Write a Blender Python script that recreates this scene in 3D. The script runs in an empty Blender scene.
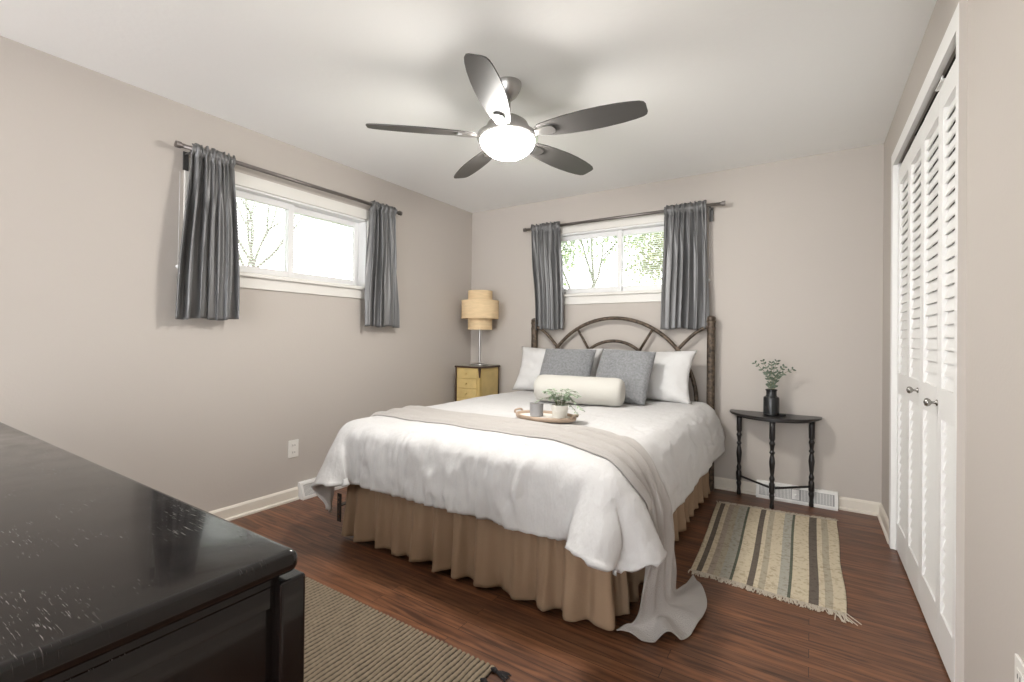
import bpy, bmesh, math, random
import numpy as np
from mathutils import Vector, Matrix, noise
from mathutils.bvhtree import BVHTree
S = bpy.context.scene
C = S.collection
PI = math.pi
R = math.radians

# ------------------------------------------------------------------ camera, light, exposure
cd = bpy.data.cameras.new('camera')
cam = bpy.data.objects.new('camera', cd); C.objects.link(cam)
cd.sensor_width = 36; cd.lens = 465.69 / 1024 * 36
cd.shift_y = -5.86 / 1024
cd.clip_start = 0.02; cd.clip_end = 200
_r = Vector((0.84134814, 0.54038446, 0.01086001)); _u = Vector((-0.00648157, -0.01000395, 0.99992895)); _f = Vector((-0.54045471, 0.84135876, 0.00491426))
m = Matrix((_r, _u, -_f)).transposed().to_4x4(); m.translation = (0, 0, 1.1395)
cam.matrix_world = m
S.camera = cam

w = bpy.data.worlds.new('sky'); S.world = w; w.use_nodes = True
wn = w.node_tree
wb = wn.nodes['Background']; wb.inputs[0].default_value = (0.98, 0.99, 1.0, 1); wb.inputs[1].default_value = 4.9

S.view_settings.view_transform = 'Standard'; S.view_settings.look = 'None'
S.view_settings.gamma = 1; S.view_settings.use_curve_mapping = False
S.view_settings.exposure = 0.36
LAMP = 130.0        # emission of the fan's glass bowl

# ------------------------------------------------------------------ room numbers
XL, YB, XR, H = -3.003, 3.876, 0.394, 2.44
YF = -2.4          # how far the side walls run behind the camera

# ------------------------------------------------------------------ materials
def mat(name, col, rough=0.6, metal=0.0, bump=0.0, bscale=200.0, var=0.0, vscale=5.0, coat=0.0, spec=0.5, sheen=0.0, stretch=None, detail=4.0):
    m = bpy.data.materials.new(name); m.use_nodes = True
    nt = m.node_tree; b = nt.nodes['Principled BSDF']
    b.inputs['Base Color'].default_value = (*col, 1); b.inputs['Roughness'].default_value = rough
    b.inputs['Metallic'].default_value = metal; b.inputs['Coat Weight'].default_value = coat
    b.inputs['Specular IOR Level'].default_value = spec; b.inputs['Sheen Weight'].default_value = sheen
    tc = nt.nodes.new('ShaderNodeTexCoord'); mp = nt.nodes.new('ShaderNodeMapping')
    nt.links.new(tc.outputs['Object'], mp.inputs[0])
    if stretch: mp.inputs['Scale'].default_value = stretch
    if var:
        n = nt.nodes.new('ShaderNodeTexNoise'); n.inputs['Scale'].default_value = vscale; n.inputs['Detail'].default_value = detail
        nt.links.new(mp.outputs[0], n.inputs['Vector'])
        r = nt.nodes.new('ShaderNodeValToRGB')
        r.color_ramp.elements[0].position = 0.3; r.color_ramp.elements[1].position = 0.7
        r.color_ramp.elements[0].color = (*[c * (1 - var) for c in col], 1)
        r.color_ramp.elements[1].color = (*[min(1, c * (1 + var)) for c in col], 1)
        nt.links.new(n.outputs['Fac'], r.inputs[0]); nt.links.new(r.outputs[0], b.inputs['Base Color'])
    if bump:
        n = nt.nodes.new('ShaderNodeTexNoise'); n.inputs['Scale'].default_value = bscale; n.inputs['Detail'].default_value = 3
        nt.links.new(mp.outputs[0], n.inputs['Vector'])
        bp = nt.nodes.new('ShaderNodeBump'); bp.inputs['Strength'].default_value = bump; bp.inputs['Distance'].default_value = 0.01
        nt.links.new(n.outputs['Fac'], bp.inputs['Height']); nt.links.new(bp.outputs[0], b.inputs['Normal'])
    return m

M = {}
M['wall'] = mat('wall_paint', (0.525, 0.482, 0.443), 0.75, bump=0.05, bscale=90)
M['ceiling'] = mat('ceiling_paint', (0.90, 0.90, 0.89), 0.9, bump=0.08, bscale=40)
M['trim'] = mat('trim_paint', (0.78, 0.76, 0.72), 0.4)
M['base'] = mat('baseboard_paint', (0.74, 0.69, 0.61), 0.4)
M['door'] = mat('door_paint', (0.84, 0.835, 0.82), 0.45)
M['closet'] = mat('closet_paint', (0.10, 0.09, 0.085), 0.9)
M['curtain'] = mat('curtain_satin', (0.18, 0.18, 0.183), 0.40, 0.35, bump=0.10, bscale=300)
M['rod'] = mat('rod_metal', (0.22, 0.2, 0.19), 0.4, 0.8)
M['knob'] = mat('knob_metal', (0.35, 0.34, 0.32), 0.25, 1.0)
M['nickel'] = mat('brushed_nickel', (0.44, 0.43, 0.42), 0.3, 1.0)
M['blade'] = mat('fan_blade', (0.07, 0.066, 0.063), 0.45)
M['bronze'] = mat('headboard_bronze', (0.095, 0.07, 0.05), 0.45, 0.35, bump=0.6, bscale=60, var=0.75, vscale=45)
M['comf'] = mat('comforter_cotton', (0.57, 0.562, 0.56), 0.9, bump=1.0, bscale=22, sheen=0.1, stretch=(1, 0.7, 0.4))
M['white'] = mat('pillow_cotton', (0.66, 0.655, 0.65), 0.9, bump=0.35, bscale=30)
M['bolster'] = mat('bolster_linen', (0.54, 0.525, 0.485), 0.95, bump=0.3, bscale=220)
M['grey'] = mat('pillow_chenille', (0.235, 0.24, 0.25), 0.95, bump=0.7, bscale=110, var=0.22, vscale=70, sheen=0.3)
M['throw'] = mat('throw_knit', (0.39, 0.365, 0.345), 0.95, bump=0.5, bscale=260, sheen=0.2)
M['skirt'] = mat('skirt_cotton', (0.33, 0.225, 0.145), 0.85, bump=0.1, bscale=120)
M['black'] = mat('black_metal', (0.012, 0.012, 0.013), 0.45)
M['blackwood'] = mat('black_wood', (0.013, 0.011, 0.011), 0.3, bump=0.05, bscale=40)
M['mattress'] = mat('mattress_cloth', (0.7, 0.69, 0.67), 0.9)
M['yellow'] = mat('nightstand_yellow', (0.56, 0.41, 0.16), 0.45, var=0.12, vscale=6)
M['yellow2'] = mat('nightstand_yellow_drawer', (0.60, 0.45, 0.19), 0.4, var=0.1, vscale=8)
M['darkwood'] = mat('nightstand_edge', (0.05, 0.025, 0.015), 0.35)
M['tile'] = mat('nightstand_top', (0.30, 0.29, 0.24), 0.25, var=0.3, vscale=20)
M['shade'] = mat('lamp_shade', (0.74, 0.56, 0.34), 0.8, bump=0.2, bscale=100, var=0.08, vscale=10, stretch=(1, 1, 6))
M['plate'] = mat('outlet_plastic', (0.80, 0.78, 0.74), 0.35)
M['slot'] = mat('outlet_slot', (0.05, 0.05, 0.05), 0.6)
M['slotgrey'] = mat('register_slot', (0.30, 0.30, 0.30), 0.7)
M['bracket'] = mat('bracket_metal', (0.08, 0.078, 0.076), 0.5, 0.3)
M['register'] = mat('register_enamel', (0.76, 0.75, 0.73), 0.4)
M['slats'] = mat('blind_slat', (0.80, 0.80, 0.80), 0.5)
M['slatsT'] = mat('blind_slat_vinyl', (0.80, 0.80, 0.80), 0.5)
M['slatsT'].node_tree.nodes['Principled BSDF'].inputs['Transmission Weight'].default_value = 0.0
M['vinyl'] = mat('window_vinyl', (0.84, 0.84, 0.84), 0.35)
M['pot'] = mat('pot_ceramic', (0.72, 0.70, 0.64), 0.6, bump=0.3, bscale=60)
M['can'] = mat('cup_grey', (0.33, 0.33, 0.34), 0.6)
M['traywood'] = mat('tray_wood', (0.36, 0.27, 0.20), 0.5, var=0.2, vscale=15)
M['trayin'] = mat('tray_inside', (0.72, 0.68, 0.63), 0.6)
M['leafA'] = mat('leaf_pale', (0.27, 0.34, 0.24), 0.6, var=0.4, vscale=40)
M['leafB'] = mat('leaf_sage', (0.10, 0.135, 0.095), 0.6, var=0.4, vscale=40)
M['stem'] = mat('stem_green', (0.13, 0.14, 0.07), 0.7)
M['soil'] = mat('soil', (0.03, 0.02, 0.015), 0.95)
M['vase'] = mat('vase_black', (0.012, 0.013, 0.014), 0.25)
M['bark'] = mat('bark', (0.17, 0.15, 0.135), 0.9, bump=0.3, bscale=30)
M['leafT'] = mat('tree_leaf', (0.24, 0.31, 0.12), 0.7, var=0.4, vscale=3)
M['leafY'] = mat('tree_leaf_yellow', (0.33, 0.33, 0.18), 0.7, var=0.4, vscale=3)
M['grass'] = mat('lawn_grass', (0.12, 0.2, 0.05), 0.9, var=0.4, vscale=2)
M['fringe'] = mat('rug_fringe_cotton', (0.50, 0.44, 0.36), 0.95)
M['tassel'] = mat('rug_tassel_dark', (0.03, 0.027, 0.028), 0.95)
M['gap'] = mat('drawer_gap', (0.004, 0.004, 0.004), 0.8)

def glass_mat():
    m = bpy.data.materials.new('window_glass'); m.use_nodes = True; nt = m.node_tree
    for n in list(nt.nodes): nt.nodes.remove(n)
    o = nt.nodes.new('ShaderNodeOutputMaterial'); mx = nt.nodes.new('ShaderNodeMixShader')
    t = nt.nodes.new('ShaderNodeBsdfTransparent'); g = nt.nodes.new('ShaderNodeBsdfGlossy'); f = nt.nodes.new('ShaderNodeFresnel')
    g.inputs['Roughness'].default_value = 0.02; f.inputs[0].default_value = 1.45
    nt.links.new(f.outputs[0], mx.inputs[0]); nt.links.new(t.outputs[0], mx.inputs[1]); nt.links.new(g.outputs[0], mx.inputs[2])
    nt.links.new(mx.outputs[0], o.inputs[0]); return m
M['glass'] = glass_mat()

def slat_mat():
    m = M['slatsT']; nt = m.node_tree; o = [n for n in nt.nodes if n.type == 'OUTPUT_MATERIAL'][0]; b = nt.nodes['Principled BSDF']
    t = nt.nodes.new('ShaderNodeBsdfTranslucent'); t.inputs[0].default_value = (0.9, 0.9, 0.9, 1); mx = nt.nodes.new('ShaderNodeMixShader'); mx.inputs[0].default_value = 0.09
    nt.links.new(b.outputs[0], mx.inputs[1]); nt.links.new(t.outputs[0], mx.inputs[2]); nt.links.new(mx.outputs[0], o.inputs[0])
slat_mat()
def emit_mat():
    m = bpy.data.materials.new('lit_glass_bowl'); m.use_nodes = True; b = m.node_tree.nodes['Principled BSDF']
    b.inputs['Base Color'].default_value = (0.9, 0.9, 0.88, 1)
    b.inputs['Emission Color'].default_value = (1.0, 0.965, 0.91, 1); b.inputs['Emission Strength'].default_value = LAMP
    return m
M['bowl'] = emit_mat()

def floor_mat():
    m = bpy.data.materials.new('oak_floor'); m.use_nodes = True; nt = m.node_tree; b = nt.nodes['Principled BSDF']
    N = nt.nodes.new; L = nt.links.new
    tc = N('ShaderNodeTexCoord')
    br = N('ShaderNodeTexBrick'); br.offset = 0.37; br.offset_frequency = 2
    br.inputs['Scale'].default_value = 1.0; br.inputs['Brick Width'].default_value = 1.15; br.inputs['Row Height'].default_value = 0.057
    br.inputs['Mortar Size'].default_value = 0.0012; br.inputs['Mortar Smooth'].default_value = 0.3; br.inputs['Bias'].default_value = 0.0
    br.inputs['Color1'].default_value = (0.0, 0, 0, 1); br.inputs['Color2'].default_value = (1, 1, 1, 1); br.inputs['Mortar'].default_value = (0.5, 0.5, 0.5, 1)
    L(tc.outputs['Object'], br.inputs['Vector'])
    mp = N('ShaderNodeMapping'); mp.inputs['Scale'].default_value = (1.6, 13, 1)
    L(tc.outputs['Object'], mp.inputs[0])
    # shift the grain plank by plank
    add = N('ShaderNodeVectorMath'); add.operation = 'ADD'
    sc = N('ShaderNodeVectorMath'); sc.operation = 'SCALE'; sc.inputs['Scale'].default_value = 7.0
    L(br.outputs['Color'], sc.inputs[0]); L(mp.outputs[0], add.inputs[0]); L(sc.outputs[0], add.inputs[1])
    n1 = N('ShaderNodeTexNoise'); n1.inputs['Scale'].default_value = 2.2; n1.inputs['Detail'].default_value = 7; n1.inputs['Distortion'].default_value = 1.2
    L(add.outputs[0], n1.inputs['Vector'])
    wv = N('ShaderNodeTexWave'); wv.inputs['Scale'].default_value = 0.9; wv.inputs['Distortion'].default_value = 9; wv.inputs['Detail'].default_value = 3
    wv.bands_direction = 'Y'; L(add.outputs[0], wv.inputs['Vector'])
    mixg = N('ShaderNodeMath'); mixg.operation = 'MULTIPLY_ADD'; mixg.inputs[1].default_value = 0.18
    L(wv.outputs['Fac'], mixg.inputs[0]); L(n1.outputs['Fac'], mixg.inputs[2])
    r = N('ShaderNodeValToRGB'); r.color_ramp.elements[0].position = 0.36; r.color_ramp.elements[1].position = 0.80
    r.color_ramp.elements[0].color = (0.065, 0.027, 0.015, 1); r.color_ramp.elements[1].color = (0.22, 0.097, 0.048, 1)
    L(mixg.outputs[0], r.inputs[0])
    mx = N('ShaderNodeMix'); mx.data_type = 'RGBA'; mx.blend_type = 'MULTIPLY'; mx.inputs['Factor'].default_value = 1
    tint = N('ShaderNodeValToRGB'); tint.color_ramp.elements[0].color = (0.78, 0.78, 0.80, 1); tint.color_ramp.elements[1].color = (1.15, 1.1, 1.05, 1)
    L(br.outputs['Color'], tint.inputs[0]); L(r.outputs[0], mx.inputs['A']); L(tint.outputs[0], mx.inputs['B'])
    mx2 = N('ShaderNodeMix'); mx2.data_type = 'RGBA'; mx2.inputs['B'].default_value = (0.02, 0.008, 0.005, 1)
    L(br.outputs['Fac'], mx2.inputs['Factor']); L(mx.outputs['Result'], mx2.inputs['A']); L(mx2.outputs['Result'], b.inputs['Base Color'])
    n2 = N('ShaderNodeTexNoise'); n2.inputs['Scale'].default_value = 3; n2.inputs['Detail'].default_value = 4
    L(tc.outputs['Object'], n2.inputs['Vector'])
    rr = N('ShaderNodeMapRange'); rr.inputs['To Min'].default_value = 0.28; rr.inputs['To Max'].default_value = 0.5
    L(n2.outputs['Fac'], rr.inputs['Value']); L(rr.outputs[0], b.inputs['Roughness'])
    bp = N('ShaderNodeBump'); bp.inputs['Strength'].default_value = 0.25; bp.inputs['Distance'].default_value = 0.002
    L(mixg.outputs[0], bp.inputs['Height']); L(bp.outputs[0], b.inputs['Normal'])
    return m
M['floor'] = floor_mat()

def dresser_mat():
    m = mat('dresser_lacquer', (0.008, 0.006, 0.0055), 0.15, bump=0.015, bscale=25, coat=0.25, spec=0.25)
    nt = m.node_tree; b = nt.nodes['Principled BSDF']; N = nt.nodes.new; L = nt.links.new
    b.inputs['Coat Roughness'].default_value = 0.04; b.inputs['Coat IOR'].default_value = 1.5
    tc = N('ShaderNodeTexCoord')
    mp = N('ShaderNodeMapping'); mp.inputs['Rotation'].default_value = (0, 0, 0.25); mp.inputs['Scale'].default_value = (22, 300, 9)
    L(tc.outputs['Object'], mp.inputs[0])
    n = N('ShaderNodeTexNoise'); n.inputs['Scale'].default_value = 2.0; n.inputs['Detail'].default_value = 6
    L(mp.outputs[0], n.inputs['Vector'])
    r = N('ShaderNodeValToRGB'); r.color_ramp.elements[0].position = 0.61; r.color_ramp.elements[1].position = 0.70
    L(n.outputs['Fac'], r.inputs[0])
    n3 = N('ShaderNodeTexNoise'); n3.inputs['Scale'].default_value = 5.0; n3.inputs['Detail'].default_value = 2; L(tc.outputs['Object'], n3.inputs['Vector'])
    r3 = N('ShaderNodeValToRGB'); r3.color_ramp.elements[0].position = 0.45; r3.color_ramp.elements[1].position = 0.62; L(n3.outputs['Fac'], r3.inputs[0])
    mu = N('ShaderNodeMath'); mu.operation = 'MULTIPLY'; L(r.outputs[0], mu.inputs[0]); L(r3.outputs[0], mu.inputs[1]); ge = N('ShaderNodeNewGeometry'); sz = N('ShaderNodeSeparateXYZ'); L(ge.outputs['Normal'], sz.inputs[0]); m0 = mu; mu = N('ShaderNodeMath'); mu.operation = 'MULTIPLY'; mu.use_clamp = True; L(m0.outputs[0], mu.inputs[0]); L(sz.outputs['Z'], mu.inputs[1])
    mx = N('ShaderNodeMix'); mx.data_type = 'RGBA'; mx.inputs['A'].default_value = (0.008, 0.006, 0.0055, 1); mx.inputs['B'].default_value = (0.20, 0.19, 0.18, 1)
    L(mu.outputs[0], mx.inputs['Factor']); L(mx.outputs['Result'], b.inputs['Base Color'])
    n2 = N('ShaderNodeTexNoise'); n2.inputs['Scale'].default_value = 14; n2.inputs['Detail'].default_value = 6; L(tc.outputs['Object'], n2.inputs['Vector'])
    rr = N('ShaderNodeMapRange'); rr.inputs['From Min'].default_value = 0.3; rr.inputs['From Max'].default_value = 0.7; rr.inputs['To Min'].default_value = 0.10; rr.inputs['To Max'].default_value = 0.24
    L(n2.outputs['Fac'], rr.inputs['Value'])
    ad = N('ShaderNodeMath'); ad.operation = 'MULTIPLY_ADD'; ad.inputs[1].default_value = 0.35; L(mu.outputs[0], ad.inputs[0]); L(rr.outputs[0], ad.inputs[2])
    L(ad.outputs[0], b.inputs['Roughness'])
    return m
M['dresser'] = dresser_mat()

def stripe_mat():
    m = mat('striped_rug_weave', (0.5, 0.45, 0.35), 0.95, bump=0.6, bscale=170)
    nt = m.node_tree; b = nt.nodes['Principled BSDF']; N = nt.nodes.new; L = nt.links.new
    cream = (0.60, 0.52, 0.38); brown = (0.13, 0.105, 0.085); taupe = (0.37, 0.31, 0.25); blue = (0.40, 0.385, 0.33); dk = (0.11, 0.12, 0.09); bei = (0.42, 0.37, 0.28)
    st = [(205, cream), (222, brown), (240, cream), (258, taupe), (278, bei), (300, blue), (331, dk), (340, cream), (385, brown), (405, cream), (420, bei), (440, cream), (477, blue), (506, dk), (515, cream), (565, brown), (592, cream), (608, bei), (630, cream)]
    tc = N('ShaderNodeTexCoord'); sp = N('ShaderNodeSeparateXYZ'); L(tc.outputs['UV'], sp.inputs[0])
    r = N('ShaderNodeValToRGB'); r.color_ramp.interpolation = 'CONSTANT'
    els = r.color_ramp.elements
    for i, (p, c) in enumerate(st):
        f = (p - 205) / 460
        e = els[i] if i < 2 else els.new(f)
        e.position = f; e.color = (*c, 1)
    L(sp.outputs[0], r.inputs[0])
    n = N('ShaderNodeTexNoise'); n.inputs['Scale'].default_value = 60; n.inputs['Detail'].default_value = 4; L(tc.outputs['Object'], n.inputs['Vector'])
    rr = N('ShaderNodeValToRGB'); rr.color_ramp.elements[0].position = 0.32; rr.color_ramp.elements[1].position = 0.5
    rr.color_ramp.elements[0].color = (0.72, 0.69, 0.65, 1); rr.color_ramp.elements[1].color = (1, 1, 1, 1); L(n.outputs['Fac'], rr.inputs[0])
    mx = N('ShaderNodeMix'); mx.data_type = 'RGBA'; mx.blend_type = 'MULTIPLY'; mx.inputs['Factor'].default_value = 1
    L(r.outputs[0], mx.inputs['A']); L(rr.outputs[0], mx.inputs['B']); L(mx.outputs['Result'], b.inputs['Base Color'])
    return m
M['stripe'] = stripe_mat()
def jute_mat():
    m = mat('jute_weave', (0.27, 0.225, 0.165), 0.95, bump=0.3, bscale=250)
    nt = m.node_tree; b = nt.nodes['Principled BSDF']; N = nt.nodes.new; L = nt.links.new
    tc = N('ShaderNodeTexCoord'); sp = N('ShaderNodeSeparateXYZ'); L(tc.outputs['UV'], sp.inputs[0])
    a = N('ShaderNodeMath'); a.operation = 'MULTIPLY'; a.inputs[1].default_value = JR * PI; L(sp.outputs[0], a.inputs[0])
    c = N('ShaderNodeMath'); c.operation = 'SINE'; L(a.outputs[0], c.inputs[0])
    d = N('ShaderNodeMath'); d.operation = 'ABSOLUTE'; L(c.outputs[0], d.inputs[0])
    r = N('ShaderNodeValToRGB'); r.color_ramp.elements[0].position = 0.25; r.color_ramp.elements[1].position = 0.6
    r.color_ramp.elements[0].color = (0.05, 0.038, 0.026, 1); r.color_ramp.elements[1].color = (0.25, 0.20, 0.14, 1); L(d.outputs[0], r.inputs[0])  # painted shade: colour darkens in the valleys between the ribs
    n = N('ShaderNodeTexNoise'); n.inputs['Scale'].default_value = 45; L(tc.outputs['Object'], n.inputs['Vector'])
    q = N('ShaderNodeMapRange'); q.inputs['To Min'].default_value = 0.75; q.inputs['To Max'].default_value = 1.25; L(n.outputs['Fac'], q.inputs['Value'])
    mx = N('ShaderNodeMix'); mx.data_type = 'RGBA'; mx.blend_type = 'MULTIPLY'; mx.inputs['Factor'].default_value = 1
    L(r.outputs[0], mx.inputs['A']); L(q.outputs[0], mx.inputs['B']); L(mx.outputs['Result'], b.inputs['Base Color'])
    return m
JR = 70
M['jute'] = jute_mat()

# ------------------------------------------------------------------ helpers
def wloc(p):
    v = Vector((0, 0, 0))
    while p is not None: v += p.location; p = p.parent
    return v
def obj(name, bm, m, parent=None, smooth=False, auto=None):
    """link one mesh object; vertices are given in world space"""
    off = wloc(parent)
    if off.length: bmesh.ops.translate(bm, verts=bm.verts, vec=-off)
    me = bpy.data.meshes.new(name); bm.to_mesh(me); bm.free()
    if smooth:
        for p in me.polygons: p.use_smooth = True
    if auto:
        for p in me.polygons: p.use_smooth = True
        me.set_sharp_from_angle(angle=R(auto))
    me.materials.append(m)
    o = bpy.data.objects.new(name, me); C.objects.link(o)
    if parent: o.parent = parent
    return o
def tag(o, label=None, cat=None, group=None, kind=None):
    if label: o['label'] = label
    if cat: o['category'] = cat
    if group: o['group'] = group
    if kind: o['kind'] = kind
    return o
def thing(name, label, cat, loc, group=None):
    o = bpy.data.objects.new(name, None); o.empty_display_size = 0.1; C.objects.link(o); o.location = loc
    return tag(o, label, cat, group)
def struct(name, bm, m, parent=None, **k):
    o = obj(name, bm, m, parent, **k)
    if parent is None: o['kind'] = 'structure'
    return o
def sroot(name, loc=(0, 0, 0)):
    o = bpy.data.objects.new(name, None); C.objects.link(o); o.location = loc; o['kind'] = 'structure'; return o
def BM(): return bmesh.new()
def bx(bm, x0, x1, y0, y1, z0, z1, bev=0.0, seg=2):
    r = bmesh.ops.create_cube(bm, size=1)
    vs = r['verts']
    bmesh.ops.scale(bm, verts=vs, vec=(x1 - x0, y1 - y0, z1 - z0))
    bmesh.ops.translate(bm, verts=vs, vec=((x0 + x1) / 2, (y0 + y1) / 2, (z0 + z1) / 2))
    if bev:
        es = list({e for v in vs for e in v.link_edges})
        bmesh.ops.bevel(bm, geom=es, offset=bev, segments=seg, profile=0.5, affect='EDGES')
    return bm
def box(*a, **k): return bx(BM(), *a, **k)
def lathe(bm, cx, cy, prof, n=32, axis='z'):
    """prof: list of (radius, height)"""
    rings = []
    for r, z in prof:
        ring = []
        for i in range(n):
            a = 2 * PI * i / n
            if axis == 'z': co = (cx + r * math.cos(a), cy + r * math.sin(a), z)
            ring.append(bm.verts.new(co))
        rings.append(ring)
    for a, b in zip(rings, rings[1:]):
        for i in range(n):
            bm.faces.new((a[i], a[(i + 1) % n], b[(i + 1) % n], b[i]))
    bm.faces.new(list(reversed(rings[0]))); bm.faces.new(rings[-1])
    return bm
def tube(bm, pts, rad, n=10, closed_ends=True):
    pts = [Vector(p) for p in pts]
    rads = rad if isinstance(rad, (list, tuple)) else [rad] * len(pts)
    rings = []; up = None
    for i, p in enumerate(pts):
        t = (pts[min(i + 1, len(pts) - 1)] - pts[max(i - 1, 0)]).normalized()
        if up is None:
            up = Vector((0, 0, 1)) if abs(t.z) < 0.9 else Vector((1, 0, 0))
        a = t.cross(up).normalized(); b = a.cross(t).normalized(); up = b
        rings.append([bm.verts.new(p + (a * math.cos(2 * PI * k / n) + b * math.sin(2 * PI * k / n)) * rads[i]) for k in range(n)])
    for r0, r1 in zip(rings, rings[1:]):
        for k in range(n): bm.faces.new((r0[k], r0[(k + 1) % n], r1[(k + 1) % n], r1[k]))
    if closed_ends: bm.faces.new(list(reversed(rings[0]))); bm.faces.new(rings[-1])
    return bm
def grid(bm, P, closed_u=False, uv=False):
    """P[i][j] world points"""
    V = [[bm.verts.new(p) for p in row] for row in P]
    nu = len(V); nv = len(V[0])
    lay = bm.loops.layers.uv.new('UVMap') if uv else None
    for i in range(nu if closed_u else nu - 1):
        for j in range(nv - 1):
            i2 = (i + 1) % nu
            f = bm.faces.new((V[i][j], V[i2][j], V[i2][j + 1], V[i][j + 1]))
            if uv:
                for l, (a, b) in zip(f.loops, ((i, j), (i2, j), (i2, j + 1), (i, j + 1))): l[lay].uv = (a / (nu - 1), b / (nv - 1))
    return bm
def solid(o, t, off=-1.0):
    md = o.modifiers.new('thickness', 'SOLIDIFY'); md.thickness = t; md.offset = off; return o
def ss(a, b, x):
    t = max(0, min(1, (x - a) / (b - a))); return t * t * (3 - 2 * t)
def lerp(a, b, t): return a + (b - a) * t
def catmull(P, n):
    """n samples through control points P (list of Vectors)"""
    P = [Vector(p) for p in P]; out = []
    for k in range(n):
        s = k / (n - 1) * (len(P) - 1); i = min(int(s), len(P) - 2); f = s - i
        p0 = P[max(i - 1, 0)]; p1 = P[i]; p2 = P[i + 1]; p3 = P[min(i + 2, len(P) - 1)]
        out.append(0.5 * ((2 * p1) + (p2 - p0) * f + (2 * p0 - 5 * p1 + 4 * p2 - p3) * f * f + (3 * p1 - p0 - 3 * p2 + p3) * f ** 3))
    return out

# ------------------------------------------------------------------ the room shell
T = 0.14
struct('floor', box(XL - T, XR + 0.8, YF, YB + T, -0.1, 0), M['floor'])
struct('ceiling', box(XL - T, XR + 0.8, YF, YB + T, H, H + 0.1), M['ceiling'])
# windows: (lo, hi) along the wall, z
WL = (1.285, 2.505, 1.53, 2.065); WB = (-2.06, -0.775, 1.545, 2.10)
bm = BM(); bx(bm, XL - T, XL, YF, WL[0], 0, H); bx(bm, XL - T, XL, WL[1], YB + T, 0, H); bx(bm, XL - T, XL, WL[0], WL[1], 0, WL[2]); bx(bm, XL - T, XL, WL[0], WL[1], WL[3], H)
struct('wall_left', bm, M['wall'])
bm = BM(); bx(bm, XL, WB[0], YB, YB + T, 0, H); bx(bm, WB[1], XR + 0.8, YB, YB + T, 0, H); bx(bm, WB[0], WB[1], YB, YB + T, 0, WB[2]); bx(bm, WB[0], WB[1], YB, YB + T, WB[3], H)
struct('wall_back', bm, M['wall'])
# right wall with the closet opening
CY0, CY1, CZ = 1.955, 3.30, 2.118
WT = 0.12
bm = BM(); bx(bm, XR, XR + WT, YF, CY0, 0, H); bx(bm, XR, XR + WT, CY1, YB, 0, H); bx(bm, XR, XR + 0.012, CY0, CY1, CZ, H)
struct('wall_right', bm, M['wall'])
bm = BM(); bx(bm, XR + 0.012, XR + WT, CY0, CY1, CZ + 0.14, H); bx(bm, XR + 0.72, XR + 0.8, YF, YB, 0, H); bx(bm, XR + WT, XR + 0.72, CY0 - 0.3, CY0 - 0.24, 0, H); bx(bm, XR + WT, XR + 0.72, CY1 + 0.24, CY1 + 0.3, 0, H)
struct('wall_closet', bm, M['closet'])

# baseboards: profile with a rounded top
def base_prof(bm, a, b, inward, h=0.085, t=0.014):
    a = Vector(a); b = Vector(b); n = Vector(inward)
    prof = [(0, 0), (t + 0.010, 0), (t + 0.010, 0.012), (t, 0.02), (t, h - 0.014), (t * 0.6, h - 0.004), (t * 0.3, h), (0, h)]
    for (p, q) in ((a, b),):
        A = [bm.verts.new(p + n * u + Vector((0, 0, z))) for u, z in prof]
        B = [bm.verts.new(q + n * u + Vector((0, 0, z))) for u, z in prof]
        for i in range(len(prof)):
            j = (i + 1) % len(prof); bm.faces.new((A[i], A[j], B[j], B[i]))
        bm.faces.new(A); bm.faces.new(list(reversed(B)))
    bmesh.ops.recalc_face_normals(bm, faces=bm.faces)
    return bm
struct('baseboard_left', base_prof(BM(), (XL, YF, 0), (XL, 1.93, 0), (1, 0, 0)), M['base'])
struct('baseboard_left_corner', base_prof(BM(), (XL, 2.45, 0), (XL, YB, 0), (1, 0, 0)), M['base'])
struct('baseboard_back', base_prof(BM(), (XL, YB, 0), (-0.335, YB, 0), (0, -1, 0)), M['base'])
struct('baseboard_back_corner', base_prof(BM(), (0.165, YB, 0), (XR, YB, 0), (0, -1, 0)), M['base'])
struct('baseboard_right', base_prof(BM(), (XR, YB, 0), (XR, CY1 + 0.06, 0), (-1, 0, 0)), M['base'])
struct('baseboard_right_near', base_prof(BM(), (XR, YF, 0), (XR, CY0 - 0.03, 0), (-1, 0, 0)), M['base'])

# closet casing
ct = 0.02
bm = BM()
bx(bm, XR - ct, XR, CY0 - 0.025, CY0 + 0.006, 0, CZ - 0.006)
bx(bm, XR - ct, XR, CY1 - 0.006, CY1 + 0.055, 0, CZ - 0.006)
bx(bm, XR - ct, XR, CY0 - 0.025, CY1 + 0.055, CZ - 0.006, CZ + 0.064)
struct('trim_1', bm, M['door'])
struct('trim_3', box(XR - ct + 0.001, XR, CY0 - 0.028, CY0 - 0.0251, 0, CZ + 0.063), M['wall'])
bm = BM(); bx(bm, XR, XR + WT, CY0, CY0 + 0.012, 0, CZ); bx(bm, XR, XR + WT, CY1 - 0.012, CY1, 0, CZ)
struct('trim_2', bm, M['door'])

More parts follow.
